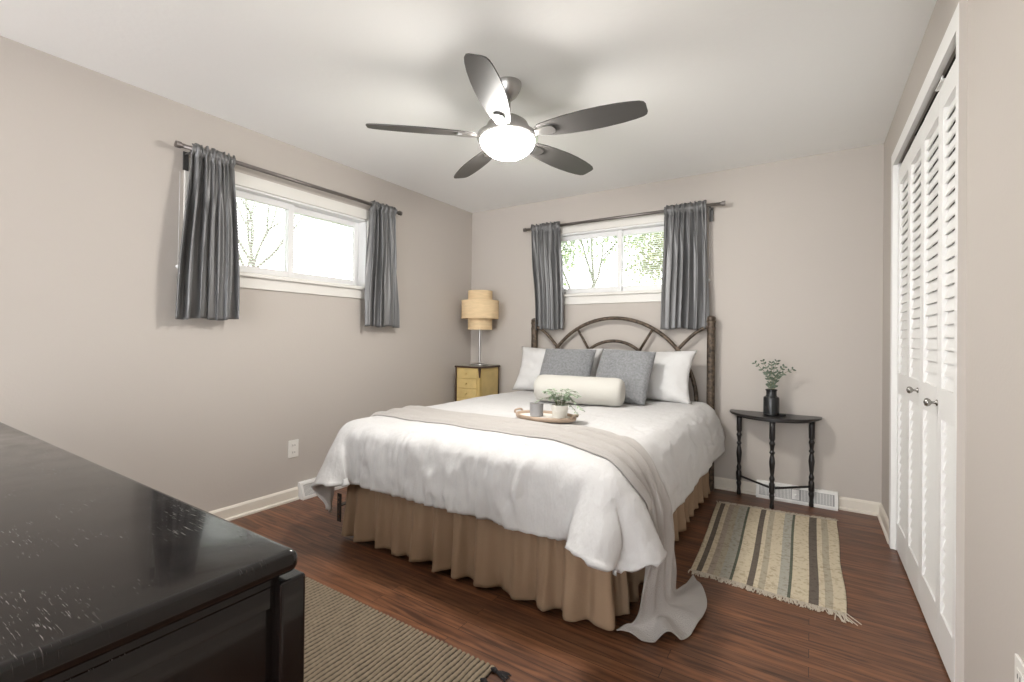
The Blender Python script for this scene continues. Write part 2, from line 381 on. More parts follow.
# louvred bifold doors: two pairs
def louvre_panel(parent, y0, y1, z0=0.012, z1=2.082, x0=XR + 0.004, th=0.028):
    x1 = x0 + th
    bm = BM(); sw = 0.036
    bx(bm, x0, x1, y0, y0 + sw, z0, z1, 0.002); bx(bm, x0, x1, y1 - sw, y1, z0, z1, 0.002)
    bx(bm, x0, x1, y0 + sw, y1 - sw, z0, z0 + 0.15); bx(bm, x0, x1, y0 + sw, y1 - sw, z1 - 0.09, z1)
    bx(bm, x0, x1, y0 + sw, y1 - sw, 0.86, 0.97)
    p = obj('door_panel', bm, M['door'], parent)
    bm = BM()
    for (a, b) in ((z0 + 0.15, 0.86), (0.97, z1 - 0.09)):
        n = round((b - a) / 0.047); st = (b - a) / n
        for k in range(n):
            zc = a + (k + 0.5) * st
            # tilted slat: room edge low, closet edge high
            r = bmesh.ops.create_cube(bm, size=1); vs = r['verts']
            bmesh.ops.scale(bm, verts=vs, vec=(0.048, y1 - y0 - 2 * sw + 0.004, 0.005))
            bmesh.ops.rotate(bm, verts=vs, cent=(0, 0, 0), matrix=Matrix.Rotation(R(-77), 3, 'Y'))
            bmesh.ops.translate(bm, verts=vs, vec=((x0 + x1) / 2, (y0 + y1) / 2, zc))
    obj('louvre_slats', bm, M['door'], p)
    return p
def door_knob(parent, y, z):
    bm = BM(); lathe(bm, 0, 0, [(0.012, 0), (0.012, 0.003), (0.005, 0.006), (0.005, 0.016), (0.013, 0.022), (0.016, 0.029), (0.013, 0.036), (0.004, 0.039)], 16)
    bmesh.ops.rotate(bm, verts=bm.verts, cent=(0, 0, 0), matrix=Matrix.Rotation(R(-90), 3, 'Y'))
    bmesh.ops.translate(bm, verts=bm.verts, vec=(XR + 0.0035, y, z))
    obj('door_knob', bm, M['knob'], parent, smooth=True)
pw = (CY1 - CY0 - 0.032) / 4
for k in range(2):
    r = sroot('door_%d' % (k + 1), (XR + 0.03, CY0 + 0.016 + k * 2 * pw, 0))
    for q in range(2):
        y0 = CY0 + 0.016 + (k * 2 + q) * pw + 0.0015
        p = louvre_panel(r, y0, y0 + pw - 0.003)
        if k == 0 and q == 1: door_knob(p, y0 + 0.018, 0.913)
        if k == 1 and q == 0: door_knob(p, y0 + 0.064, 0.926)
# top track brackets
tag(obj('track_bracket', bx(bx(BM(), XR + 0.002, XR + 0.006, 2.27, 2.295, 2.085, 2.113), XR - 0.006, XR + 0.006, 2.24, 2.33, 2.083, 2.089), M['door']), 'white metal track bracket at top of the closet doors', 'bracket')

# ------------------------------------------------------------------ windows
def window(n, lo, hi, z0, z1, wall, bl_low):
    """wall 'L': plane x = XL, runs along y. wall 'B': plane y = YB, runs along x.  d = distance into the wall (+) or room (-)"""
    def b(bm, a0, a1, d0, d1, zz0, zz1, bev=0.0):
        if wall == 'L': return bx(bm, XL - d1, XL - d0, a0, a1, zz0, zz1, bev)
        return bx(bm, a0, a1, YB + d0, YB + d1, zz0, zz1, bev)
    mid = (lo + hi) / 2
    root = sroot('window_%d' % n, (XL, mid, z0) if wall == 'L' else (mid, YB, z0))
    cw = 0.078
    bm = BM()      # casing
    b(bm, lo - cw, lo, -0.018, 0.0, z0 - 0.03, z1 + cw, 0.003); b(bm, hi, hi + cw, -0.018, 0.0, z0 - 0.03, z1 + cw, 0.003)
    b(bm, lo - cw, hi + cw, -0.020, 0.0, z1, z1 + cw, 0.003)
    b(bm, lo - cw * .6, hi + cw * .6, -0.014, 0.0, z0 - 0.098, z0 - 0.026, 0.003)
    obj('window_casing', bm, M['trim'], root)
    bm = BM(); b(bm, lo - cw - 0.01, hi + cw + 0.01, -0.040, 0.06, z0 - 0.028, z0 - 0.002, 0.006)
    obj('window_sill', bm, M['trim'], root)
    bm = BM()      # jamb lining
    b(bm, lo - 0.001, lo + 0.012, -0.002, 0.13, z0, z1); b(bm, hi - 0.012, hi + 0.001, -0.002, 0.13, z0, z1); b(bm, lo, hi, -0.002, 0.13, z1 - 0.012, z1 + 0.001); b(bm, lo, hi, 0.055, 0.13, z0 - 0.002, z0 + 0.010)
    obj('window_frame', bm, M['vinyl'], root)
    f = 0.042
    for k, (a0, a1, d) in enumerate(((lo + 0.012, mid + 0.022, 0.055), (mid - 0.022, hi - 0.012, 0.085))):
        bm = BM()
        b(bm, a0, a0 + f, d, d + 0.028, z0 + 0.01, z1 - 0.012, 0.003); b(bm, a1 - f, a1, d, d + 0.028, z0 + 0.01, z1 - 0.012, 0.003)
        b(bm, a0 + f, a1 - f, d, d + 0.028, z0 + 0.01, z0 + 0.01 + f, 0.003); b(bm, a0 + f, a1 - f, d, d + 0.028, z1 - 0.012 - f, z1 - 0.012, 0.003)
        s = obj('window_sash', bm, M['vinyl'], root)
        bm = BM(); b(bm, a0 + f - 0.004, a1 - f + 0.004, d + 0.012, d + 0.016, z0 + 0.01 + f - 0.004, z1 - 0.012 - f + 0.004)
        obj('window_pane', bm, M['glass'], s)
    # horizontal mini blind hanging outside the sash line, in the recess
    lab = {'L': 'white mini blind in the window of the left wall', 'B': 'white mini blind in the window above the headboard'}[wall]
    t = thing('mini_blind', lab, 'blind', (XL, mid, z1) if wall == 'L' else (mid, YB, z1), 'window mini blinds')
    bm = BM(); b(bm, lo + 0.014, hi - 0.014, 0.114, 0.138, z1 - 0.040, z1 - 0.013, 0.002); obj('head_rail', bm, M['slats'], t)
    bm = BM(); b(bm, lo + 0.016, hi - 0.016, 0.116, 0.136, bl_low, bl_low + 0.012, 0.002); obj('bottom_rail', bm, M['slats'], t)
    bm = BM(); z = z1 - 0.052
    while z > bl_low + 0.02:
        r = bmesh.ops.create_cube(bm, size=1); vs = r['verts']; L_ = hi - lo - 0.034
        if wall == 'L':
            bmesh.ops.scale(bm, verts=vs, vec=(0.021, L_, 0.0012)); bmesh.ops.rotate(bm, verts=vs, cent=(0, 0, 0), matrix=Matrix.Rotation(R(-10), 3, 'Y'))
            bmesh.ops.translate(bm, verts=vs, vec=(XL - 0.126, mid, z))
        else:
            bmesh.ops.scale(bm, verts=vs, vec=(L_, 0.021, 0.0012)); bmesh.ops.rotate(bm, verts=vs, cent=(0, 0, 0), matrix=Matrix.Rotation(R(-10), 3, 'X'))
            bmesh.ops.translate(bm, verts=vs, vec=(mid, YB + 0.126, z))
        z -= 0.0185
    obj('blind_slats', bm, M['slatsT'], t)
    for q in (lo + 0.15, mid - 0.03, hi - 0.15):
        bm = BM()
        if wall == 'L': tube(bm, [(XL - 0.138, q, z1 - 0.03), (XL - 0.138, q, bl_low)], 0.0012, 5)
        else: tube(bm, [(q, YB + 0.138, z1 - 0.03), (q, YB + 0.138, bl_low)], 0.0012, 5)
        obj('ladder_cord', bm, M['slats'], t)
window(1, *WL, 'L', WL[2] + 0.002)
window(2, *WB, 'B', WB[2] + 0.002)

# ------------------------------------------------------------------ curtain rods and curtains
def rod(wall, a0, a1, z, label):
    t = thing('curtain_rod', label, 'curtain rod', (XL + 0.09, a0, z) if wall == 'L' else (a0, YB - 0.09, z), 'curtain rods')
    P = (lambda a, d, zz: (XL + d, a, zz)) if wall == 'L' else (lambda a, d, zz: (a, YB - d, zz))
    s = 1 if a1 > a0 else -1
    obj('rod', tube(BM(), [P(a0 + 0.02, 0.09, z), P(a1 - 0.02, 0.09, z)], 0.0125, 14), M['rod'], t, smooth=True)
    for e, sg in ((a0, 1), (a1, -1)):
        obj('finial', tube(BM(), [P(e - sg * 0.002, .09, z), P(e - sg * 0.0015, .09, z), P(e + sg * 0.022, .09, z), P(e + sg * 0.0225, .09, z), P(e + sg * .03, .09, z)], [0.012, 0.018, 0.018, 0.0125, 0.0125], 16), M['rod'], t, auto=40)
        bm = BM(); q = e + sg * (0.075 if wall == 'L' else 0.106)
        tube(bm, [P(q, 0.09, z - 0.005), P(q, 0.09, z - 0.022), P(q, 0.004, z - 0.022)], 0.006, 8)
        if wall == 'L': bx(bm, XL + 0.0185, XL + 0.026, q - 0.014, q + 0.014, z - 0.11, z - 0.005, 0.002)
        else: bx(bm, q - 0.014, q + 0.014, YB - 0.026, YB - 0.0185, z - 0.11, z - 0.005, 0.002)
        obj('rod_bracket', bm, M['bracket'], t)
rod('L', 1.133, 2.784, 2.173, 'dark metal curtain rod over the window of the left wall')
rod('B', -2.309, -0.549, 2.163, 'dark metal curtain rod over the window above the headboard')

def curtain(wall, t0, t1, b0, b1, ztop, zbot, seed, label, nf=7, sleeve=(0.055, 0.022)):
    """gathered rod-pocket panel: t0..t1 span at the rod, b0..b1 at the hem"""
    rnd = random.Random(seed); NU, NV = 170, 60
    ph = [rnd.uniform(0, 6.28) for _ in range(6)]
    zr = ztop - 0.03
    P = []
    for i in range(NU):
        u = i / (NU - 1); col = []
        for j in range(NV):
            v = j / (NV - 1); z = lerp(ztop, zbot, v)
            below = ss(0.05, 0.45, v)
            a = lerp(lerp(t0, t1, u), lerp(b0, b1, u), ss(0, 0.8, v) * 0.85 + 0.15 * v)
            uu = u + 0.018 * math.sin(u * 9 + ph[0]) + 0.02 * math.sin(v * 3 + ph[1]) * below
            w1 = math.sin(2 * PI * nf * uu + ph[2] + 0.6 * math.sin(v * 2.2 + ph[3]))
            w2 = math.sin(2 * PI * nf * 1.9 * uu + ph[4]); w1 += 0.35 * math.sin(2 * PI * nf * 0.47 * uu + ph[5] + v * 1.5)
            w1 = math.copysign(abs(w1) ** 0.75, w1)
            amp = lerp(0.010, 0.026, below) * (0.75 + 0.35 * math.sin(7 * u + ph[5]))
            tight = lerp(0.009, 0.0015, below)
            d = 0.092 + w1 * amp + w2 * tight
            # pocket: round over the rod with a ruffle above, cinched just under
            cinch = math.exp(-((v - 0.065) / 0.02) ** 2)
            d += 0.012 * math.exp(-((v - 0.035) / 0.02) ** 2) - 0.008 * cinch
            a += (0.004 * math.sin(2 * PI * nf * 2.3 * u + ph[0])) + 0.010 * math.cos(2 * PI * nf * uu + ph[2]) * below
            z2 = z + (0.006 * math.sin(2 * PI * nf * 1.3 * u + ph[1]) if j == 0 else 0) + 0.006 * math.sin(u * 11 + ph[3]) * v
            d = max(d, 0.030)
            col.append((XL + d, a, z2) if wall == 'L' else (a, YB - d, z2))
        P.append(col)
    bm = grid(BM(), P)
    o = obj('curtain', bm, M['curtain'], None, smooth=True)
    # front has to clear the rod
    for v_ in o.data.vertices:
        c = v_.co; d = (c.x - XL) if wall == 'L' else (YB - c.y)
        if abs(c.z - (2.173 if wall == 'L' else 2.163)) < 0.02 and d < 0.106: 
            if wall == 'L': v_.co.x = XL + 0.106
            else: v_.co.y = YB - 0.106
    solid(o, 0.0035, 1)
    return tag(o, label, 'curtain', 'grey curtain panels')
curtain('L', 1.205, 1.437, 1.150, 1.462, 2.205, 1.225, 3, 'grey satin curtain at left end of the left wall window', 6)
curtain('L', 2.475, 2.722, 2.42, 2.758, 2.203, 1.215, 5, 'grey satin curtain at end of the left wall window nearest the corner', 6)
curtain('B', -2.222, -1.925, -2.155, -1.885, 2.200, 1.215, 8, 'grey satin curtain hanging near the yellow nightstand corner, over headboard left', 6)
curtain('B', -0.995, -0.678, -1.028, -0.655, 2.203, 1.22, 11, 'grey satin curtain above the right post of the headboard', 7)
for (p, lab) in (((XL + 0.02, 1.178, 1.516), 'small white cord cleat beside the left wall window'), ((-0.668, YB - 0.02, 1.60), 'small white cord cleat beside the window above the headboard')):
    bm = BM(); bmesh.ops.create_uvsphere(bm, u_segments=12, v_segments=8, radius=0.011); bmesh.ops.translate(bm, verts=bm.verts, vec=p)
    if p[0] < -2: tube(bm, [p, (p[0] + 0.002, p[1] + 0.003, 2.05)], 0.0015, 5)
    else: tube(bm, [p, (p[0], p[1] - 0.002, 2.05)], 0.0015, 5)
    tag(obj('blind_cord', bm, M['slats'], None, smooth=True), lab, 'cord')

# ------------------------------------------------------------------ ceiling fan
FX, FY, FZ = -1.315, 1.985, 2.152
fan = thing('ceiling_fan', 'five-blade dark ceiling fan with brushed nickel body and lit bowl', 'ceiling fan', (FX, FY, H))
obj('canopy', lathe(BM(), FX, FY, [(0.068, H), (0.068, H - 0.012), (0.062, H - 0.035), (0.045, H - 0.065), (0.022, H - 0.085)], 32), M['nickel'], fan, auto=40)
obj('downrod', lathe(BM(), FX, FY, [(0.013, H - 0.08), (0.013, 2.28), (0.026, 2.28), (0.026, 2.258)], 20), M['nickel'], fan, auto=40)
obj('motor_housing', lathe(BM(), FX, FY, [(0.03, 2.262), (0.07, 2.256), (0.10, 2.235), (0.115, 2.205), (0.118, 2.190), (0.135, 2.182), (0.155, 2.172), (0.157, 2.155), (0.143, 2.146)][::-1], 48), M['nickel'], fan, auto=35)
prof = [(0.1405 * math.cos(a), 2.149 - 0.092 * math.sin(a)) for a in [R(x) for x in range(0, 91, 6)]]
prof[-1] = (0.003, 2.149 - 0.092)
obj('light_bowl', lathe(BM(), FX, FY, [(0.138, 2.153)] + prof, 48), M['bowl'], fan, smooth=True)
def blade(ang):
    pitch = R(13)
    def tr(p):
        x, y, z = p
        # pitch about the blade's long axis, then turn
        y2 = y * math.cos(pitch) - z * math.sin(pitch) * -1; z2 = -y * math.sin(pitch) + z * math.cos(pitch)
        y2 = y * math.cos(pitch) + z * math.sin(pitch)
        c, s = math.cos(ang), math.sin(ang)
        return (FX + x * c - y2 * s, FY + x * s + y2 * c, FZ + 0.012 + z2)
    prof = [(0.165, 0.030), (0.18, 0.043), (0.24, 0.055), (0.32, 0.065), (0.42, 0.0715), (0.50, 0.071), (0.58, 0.066), (0.64, 0.058), (0.675, 0.050), (0.692, 0.040), (0.698, 0.025)]
    top = []; outline = [(x, y) for x, y in prof] + [(x, -y) for x, y in prof[::-1]]
    bm = BM()
    A = [bm.verts.new(tr((x, y, 0.0))) for x, y in outline]; B = [bm.verts.new(tr((x, y, 0.006))) for x, y in outline]
    n = len(outline)
    for i in range(n):
        j = (i + 1) % n; bm.faces.new((A[i], A[j], B[j], B[i]))
    bm.faces.new(A); bm.faces.new(list(reversed(B))); bmesh.ops.recalc_face_normals(bm, faces=bm.faces)
    b = obj('fan_blade', bm, M['blade'], fan)
    out = [(0.10, 0.022), (0.16, 0.020), (0.19, 0.028), (0.235, 0.030), (0.255, 0.022), (0.262, 0.008)]
    out = out + [(x, -y) for x, y in out[::-1]]
    bm = BM(); A = [bm.verts.new(tr((x, y, -0.009))) for x, y in out]; B = [bm.verts.new(tr((x, y, -0.0005))) for x, y in out]; n = len(out)
    for i in range(n):
        j = (i + 1) % n; bm.faces.new((A[i], A[j], B[j], B[i]))
    bm.faces.new(A); bm.faces.new(list(reversed(B))); bmesh.ops.recalc_face_normals(bm, faces=bm.faces)
    obj('blade_iron', bm, M['nickel'], b)
for k in range(5): blade(R(-66.5 + 72 * k))

# ------------------------------------------------------------------ comforter: a small cloth solve over the mattress
BX0, BX1, BY0, BY1, BZ = -2.185, -0.665, 1.735, 3.78, 0.645
def cloth():
    nx, ny = 88, 89; h = 0.0262
    hx = 0.0262
    L = (nx - 1) * hx; cx = (BX0 + BX1) / 2 - 0.012
    xs = cx - L / 2 * 0.985 + np.arange(nx) * hx * 0.985
    y0 = 3.70 - (ny - 1) * h
    ys = y0 + np.arange(ny) * h
    X = np.zeros((nx, ny, 3)); X[..., 0] = xs[:, None]; X[..., 1] = ys[None, :]; X[..., 2] = BZ + 0.045
    rng = np.random.default_rng(4); X[..., 2] += rng.normal(0, 0.003, (nx, ny))
    # flat pattern with rounded foot corners; rest lengths come from it
    F = X.copy(); F[..., 2] = 0
    xa, xb, ya = xs[0], xs[-1], ys[0]
    for i in range(nx):
        for j in range(ny):
            x, y = F[i, j, 0], F[i, j, 1]
            for (xe, sg, rc) in ((xb, 1, 0.36), (xa, -1, 0.04)):
                a = (sg * (x - xe) + rc) / rc; b = ((ya + rc) - y) / rc
                if a > 0 and b > 0:
                    F[i, j, 0] = xe - sg * rc + sg * rc * a * math.sqrt(1 - b * b / 2); F[i, j, 1] = ya + rc - rc * b * math.sqrt(1 - a * a / 2)
    X[..., :2] = F[..., :2]
    V = np.zeros_like(X)
    r = 0.05
    lo = np.array([BX0 - 0.035, BY0 - 0.045, -1.0]); hi = np.array([BX1 + 0.03, 6.0, BZ])
    c = (lo + hi) / 2; hs = (hi - lo) / 2 - r
    off = r + 0.025
    g = np.array([0, 0, -2.2]); dt = 1 / 60
    def solve(a, b, rest, k):
        d = X[b] - X[a]; l = np.sqrt((d ** 2).sum(-1, keepdims=True)) + 1e-9
        q = d * ((l - rest) / l * 0.5 * k); X[a] += q; X[b] -= q
    sl = slice
    def pairs(di, dj):
        out = []
        for par in (0, 1):
            if di and not dj:
                a = []
                i = np.arange(0, nx - di)
                sel = i[(i // di) % 2 == par]; out.append(((sel, sl(None)), (sel + di, sl(None))))
            elif dj and not di:
                j = np.arange(0, ny - dj); sel = j[(j // dj) % 2 == par]; out.append(((sl(None), sel), (sl(None), sel + dj)))
        return out
    cons = []
    for a, b in pairs(1, 0): cons.append((a, b, hx, 1.0))
    for a, b in pairs(0, 1): cons.append((a, b, h, 1.0))
    for a, b in pairs(2, 0): cons.append((a, b, 2 * hx, 0.06))
    for a, b in pairs(0, 2): cons.append((a, b, 2 * h, 0.06))
    for a, b in pairs(5, 0): cons.append((a, b, 5 * hx, 0.005))
    for a, b in pairs(0, 5): cons.append((a, b, 5 * h, 0.005))
    dg = math.hypot(hx, h)
    for par in (0, 1):
        i = np.arange(0, nx - 1); sel = i[i % 2 == par]
        cons.append(((sel, sl(0, ny - 1)), (sel + 1, sl(1, ny)), dg, 0.25))
        cons.append(((sel, sl(1, ny)), (sel + 1, sl(0, ny - 1)), dg, 0.25))
    cons = [(a, b, np.sqrt(((F[b] - F[a]) ** 2).sum(-1, keepdims=True)), k) for a, b, _, k in cons]
    for step in range(170):
        V += g * dt; V *= 0.975
        X0 = X.copy(); X += V * dt
        for it in range(16):
            for a, b, rest, k in cons: solve(a, b, rest, k)
            d = X - c; q = np.abs(d) - hs
            qp = np.maximum(q, 0); dist = np.sqrt((qp ** 2).sum(-1)); inside = dist < off
            # all our points start outside the core, so the outside formula is enough
            m_ = inside & (dist > 1e-6)
            n_ = np.sign(d) * qp / (dist[..., None] + 1e-9)
            X[m_] += (n_ * (off - dist)[..., None])[m_]
            deep = inside & (dist <= 1e-6); X[deep, 2] = hi[2] + off - r
            # quilt friction on top
            top = m_ & (n_[..., 2] > 0.5)
            X[top, 0] = X[top, 0] * 0.5 + X0[top, 0] * 0.5; X[top, 1] = X[top, 1] * 0.5 + X0[top, 1] * 0.5
            X[..., 2] = np.maximum(X[..., 2], 0.02)
            X[:, -1, 1] = 3.70
        V = (X - X0) / dt
    return X
CX = cloth()
nx, ny = CX.shape[:2]
def rows(A): return [[Vector(A[i, j]) for j in range(A.shape[1])] for i in range(A.shape[0])]
# refine 2x and crumple along the normals
def refine(A):
    nx, ny = A.shape[:2]; B = np.zeros((2 * nx - 1, ny, 3)); B[::2] = A; B[1::2] = (A[1:] + A[:-1]) / 2
    B2 = B.copy(); B2[1:-1] = B[1:-1] * 0.5 + (B[2:] + B[:-2]) * 0.25; B = B2
    D = np.zeros((B.shape[0], 2 * ny - 1, 3)); D[:, ::2] = B; D[:, 1::2] = (B[:, 1:] + B[:, :-1]) / 2
    D2 = D.copy(); D2[:, 1:-1] = D[:, 1:-1] * 0.5 + (D[:, 2:] + D[:, :-2]) * 0.25
    return D2
CR = refine(CX)
gu = np.gradient(CR, axis=0); gv = np.gradient(CR, axis=1); NN = np.cross(gu, gv); NN /= np.linalg.norm(NN, axis=-1, keepdims=True) + 1e-9
if NN[CR.shape[0] // 2, CR.shape[1] // 2, 2] < 0: NN = -NN
mx_, my_ = CR.shape[:2]
for i in range(mx_):
    for j in range(my_):
        p = CR[i, j]; n = NN[i, j]
        side = 1 - min(1, max(0, (n[2] - 0.25) / 0.6))
        u = i * 0.0131; v = j * 0.0131
        front = side * max(0, -n[1]) ** 0.5 if n[1] < 0 else 0
        lat = side * abs(n[0])
        fold = noise.noise(Vector((u * 8.0, v * 1.8, 3.1))) * 0.030 * front
        fold += (1 - abs(noise.noise(Vector((u * 13.0, v * 2.5, 9.1)))) * 2.2) * 0.012 * front
        fold += noise.noise(Vector((u * 1.6, v * 7.0, 5.1))) * 0.014 * lat
        fold += (0.5 - abs(noise.noise(Vector((u * 23.0 + 0.6 * math.sin(v * 9), v * 4.0, 2.2))))) * 0.034 * (front + 0.35 * lat)
        fold += noise.noise(Vector((u * 34, v * 18, 7.7))) * 0.006 * (front + 0.3)
        puff = noise.noise(Vector((u * 3.0, v * 3.0, 1.7))) * 0.009 + noise.noise(Vector((u * 9.0, v * 9.0, 4.0))) * 0.003
        # tufts on a loose grid
        tu = (u + 0.11) % 0.30 - 0.15; tv = (v + 0.05) % 0.30 - 0.15
        tuft = -0.012 * math.exp(-(tu * tu + tv * tv) / 0.0009)
        q_ = p + n * max(-0.010, fold + puff + tuft)
        hn = np.array([n[0], n[1], 0.0]) * side
        CR[i, j] = q_ + hn * (0.075 if n[0] > 0.5 else 0.012 if n[0] < -0.3 else 0.03) * ss(0.70, 0.42, p[2])
for it in range(14):      # relax the two foot corners
    for (ia, ib) in ((mx_ - 52, mx_), (0, 40)):
        Z = CR[ia:ib, :50]; W_ = Z.copy()
        W_[1:-1, 1:-1] = Z[1:-1, 1:-1] * 0.4 + (Z[2:, 1:-1] + Z[:-2, 1:-1] + Z[1:-1, 2:] + Z[1:-1, :-2]) * 0.15
        CR[ia:ib, :50] = W_
bmc = grid(BM(), rows(CR))
bmesh.ops.recalc_face_normals(bmc, faces=bmc.faces)
bmc.normal_update()
if sum(f.normal.z for f in bmc.faces) < 0: bmesh.ops.reverse_faces(bmc, faces=bmc.faces); bmc.normal_update()
bvh = BVHTree.FromBMesh(bmc)
comf = obj('comforter', bmc, M['comf'], None, smooth=True)
solid(comf, 0.014, -1)
tag(comf, 'white crinkled cotton comforter spread over the bed, hanging over three sides', 'comforter')
def top_z(x, y, dflt=0.69):
    h = bvh.ray_cast(Vector((x, y, 2)), Vector((0, 0, -1)), 3)
    return h[0].z if h[0] else dflt
def push(p, off):
    loc, nrm, idx, dist = bvh.find_nearest(p)
    if loc is None: return p
    if (p - loc).dot(nrm) < off: return loc + nrm * off
    return p

# ------------------------------------------------------------------ throw blanket
GU = np.gradient(CR, axis=0); GV = np.gradient(CR, axis=1); NF = np.cross(GU, GV); NF /= np.linalg.norm(NF, axis=-1, keepdims=True) + 1e-9
if NF[CR.shape[0] // 2, CR.shape[1] // 2, 2] < 0: NF = -NF
def on_comforter(fi, y):
    """point and normal on the quilt at fractional column fi, nearest row to y measured along the flat pattern"""
    fi = max(0, min(mx_ - 1.001, fi)); i = int(fi); f = fi - i
    fj = (y - (3.70 - (ny - 1) * 0.0262)) / 0.0131; fj = max(0, min(my_ - 1.001, fj)); j = int(fj); g_ = fj - j
    def bl(A): return Vector(A[i, j] * (1 - f) * (1 - g_) + A[i + 1, j] * f * (1 - g_) + A[i, j + 1] * (1 - f) * g_ + A[i + 1, j + 1] * f * g_)
    return bl(CR), bl(NF).normalized()
def throw():
    floor_st = [
        [(-0.53, 1.74, 0.20), (-0.505, 1.80, 0.20), (-0.495, 1.87, 0.20), (-0.48, 1.94, 0.20), (-0.475, 2.01, 0.21)],
        [(-0.56, 1.76, 0.07), (-0.52, 1.81, 0.08), (-0.49, 1.88, 0.09), (-0.475, 1.95, 0.09), (-0.48, 2.05, 0.08)],
        [(-0.60, 1.75, 0.02), (-0.51, 1.80, 0.035), (-0.44, 1.90, 0.04), (-0.425, 2.05, 0.035), (-0.48, 2.23, 0.02)],
        [(-0.62, 1.73, 0.008), (-0.49, 1.76, 0.008), (-0.385, 1.87, 0.008), (-0.365, 2.12, 0.008), (-0.47, 2.37, 0.008)]]
    NT, NS1, NS2 = 73, 170, 64
    fc = [catmull(st, NT) for st in floor_st]
    out = []
    for t in range(NT):
        v = t / (NT - 1); line = []
        edge = min(v, 1 - v); lift = 0.003 + 0.007 * ss(0, 0.10, edge)
        for s_ in range(NS1):
            q = s_ / (NS1 - 1); fi = lerp(14, mx_ - 4, q)
            yf = 1.905 - 0.165 * ss(0.66, 0.90, q) - 0.03 * ss(0.12, 0, q); yb = 2.285 - 0.06 * ss(0.1, 0.5, q) - 0.19 * ss(0.68, 0.95, q)
            y = lerp(yf, yb, v) + 0.008 * noise.noise(Vector((q * 9, v * 2, 5)))
            p, n = on_comforter(fi, y)
            wob = 0.10 * math.sin(q * 8 + 1) + 0.22 * noise.noise(Vector((q * 5, v * 3, 2)))
            amp = lerp(0.006, 0.012, ss(0.55, 0.85, q))
            d = amp * (1 + math.sin(2 * PI * (lerp(3.0, 4.0, ss(.5, .9, q)) * v + wob))) + 0.002 * noise.noise(Vector((q * 40, v * 14, 0)))
            line.append(p + n * (lift + d * ss(-0.01, 0.07, edge)))
        base = line[-1]; ctrl = [line[-14], base] + [c_[t] for c_ in fc]
        tail = catmull(ctrl, NS2 + 14)[int((NS2 + 14 - 1) / (len(ctrl) - 1)) + 1:]
        for k, p in enumerate(tail):
            q = (k + 1) / len(tail); a = 0.010 * ss(0, 0.2, q) * (0.6 + 0.9 * ss(0.5, 1, q)) 
            w_ = math.sin(2 * PI * (4.0 * v + 0.15 * math.sin(5 * q)))
            p = p.copy(); dirn = Vector((1, -0.25, 0)) * (1 - ss(0.4, 0.75, q)) + Vector((0, 0, 1)) * ss(0.4, 0.75, q)
            p += dirn * a * (0.4 + w_); 
            if q > 0.6: p.z += 0.020 * ss(0.6, 0.85, q) * max(0, math.sin(2 * PI * (2.7 * v + 0.3 * q)))
            p.z = max(p.z, 0.007); line.append(p)
        out.append(line)
    NS = len(out[0])
    for it in range(3):
        for t in range(1, NT - 1):
            for s_ in range(1, NS - 1):
                out[t][s_] = out[t][s_] * 0.6 + (out[t][s_ - 1] + out[t][s_ + 1] + out[t - 1][s_] + out[t + 1][s_]) * 0.1
    bm = grid(BM(), out); bmesh.ops.recalc_face_normals(bm, faces=bm.faces)
    o = obj('throw_blanket', bm, M['throw'], None, smooth=True); solid(o, 0.005, 0)
    return tag(o, 'long beige-grey throw laid across the bed foot, trailing onto the floor', 'throw blanket')
throw()

# ------------------------------------------------------------------ bed: frame, box spring, mattress, headboard
bed = thing('bed', 'queen bed with an arched bronze metal headboard under the back window', 'bed', (-1.425, 2.8, 0))
obj('box_spring', box(BX0 + 0.02, BX1 - 0.02, BY0 + 0.03, 3.76, 0.20, 0.42, 0.02), M['mattress'], bed)
obj('mattress', box(BX0 + 0.01, BX1 - 0.01, BY0 + 0.01, 3.76, 0.425, BZ - 0.004, 0.045, 4), M['mattress'], bed, auto=40)
bm = BM()
for x in (BX0 + 0.03, BX1 - 0.07): bx(bm, x, x + 0.04, BY0 + 0.04, 3.74, 0.17, 0.195)
for y in (BY0 + 0.05, 2.7, 3.68): bx(bm, BX0 + 0.03, BX1 - 0.03, y, y + 0.04, 0.17, 0.195)
obj('bed_frame', bm, M['black'], bed)
for x in (BX0 + 0.10, -1.43, BX1 - 0.14):
    for y in (BY0 + 0.09, 3.6): obj('bed_leg', tube(BM(), [(x, y, 0.0), (x, y, 0.03), (x, y, 0.031), (x, y, 0.17)], [0.024, 0.024, 0.016, 0.016], 14), M['black'], bed)
bx0 = -2.262
bm = box(bx0, bx0 + 0.034, 1.700, 1.705, 0.085, 0.245, 0.002)
bx(bm, bx0, bx0 + 0.034, 1.70, 1.90, 0.175, 0.18)
br = obj('footboard_bracket', bm, M['black'], bed)
for z in (0.11, 0.135, 0.19, 0.215):
    bm = bx(BM(), bx0 + 0.012, bx0 + 0.022, 1.6985, 1.6999, z, z + 0.013)
    obj('bolt_slot', bm, M['knob'], br)
YH = 3.80
for x in (-2.190, -0.640):
    pr = [(0.030, 0.0), (0.030, 1.20), (0.031, 1.22), (0.033, 1.222), (0.033, 1.232), (0.029, 1.235), (0.029, 1.268), (0.034, 1.27), (0.034, 1.282), (0.028, 1.286), (0.032, 1.295), (0.030, 1.31), (0.018, 1.320), (0.004, 1.323)]
    obj('headboard_post', lathe(BM(), x, YH, pr, 24), M['bronze'], bed, auto=35)
def arc(cx, cz, r, a0, a1, n=40): return [(cx + r * math.cos(R(lerp(a0, a1, k / n))), YH, cz + r * math.sin(R(lerp(a0, a1, k / n)))) for k in range(n + 1)]
AC = (-1.415, 0.64)
obj('headboard_arch', tube(BM(), arc(*AC, 0.673, -8, 188, 64), 0.0155, 12), M['bronze'], bed, smooth=True)
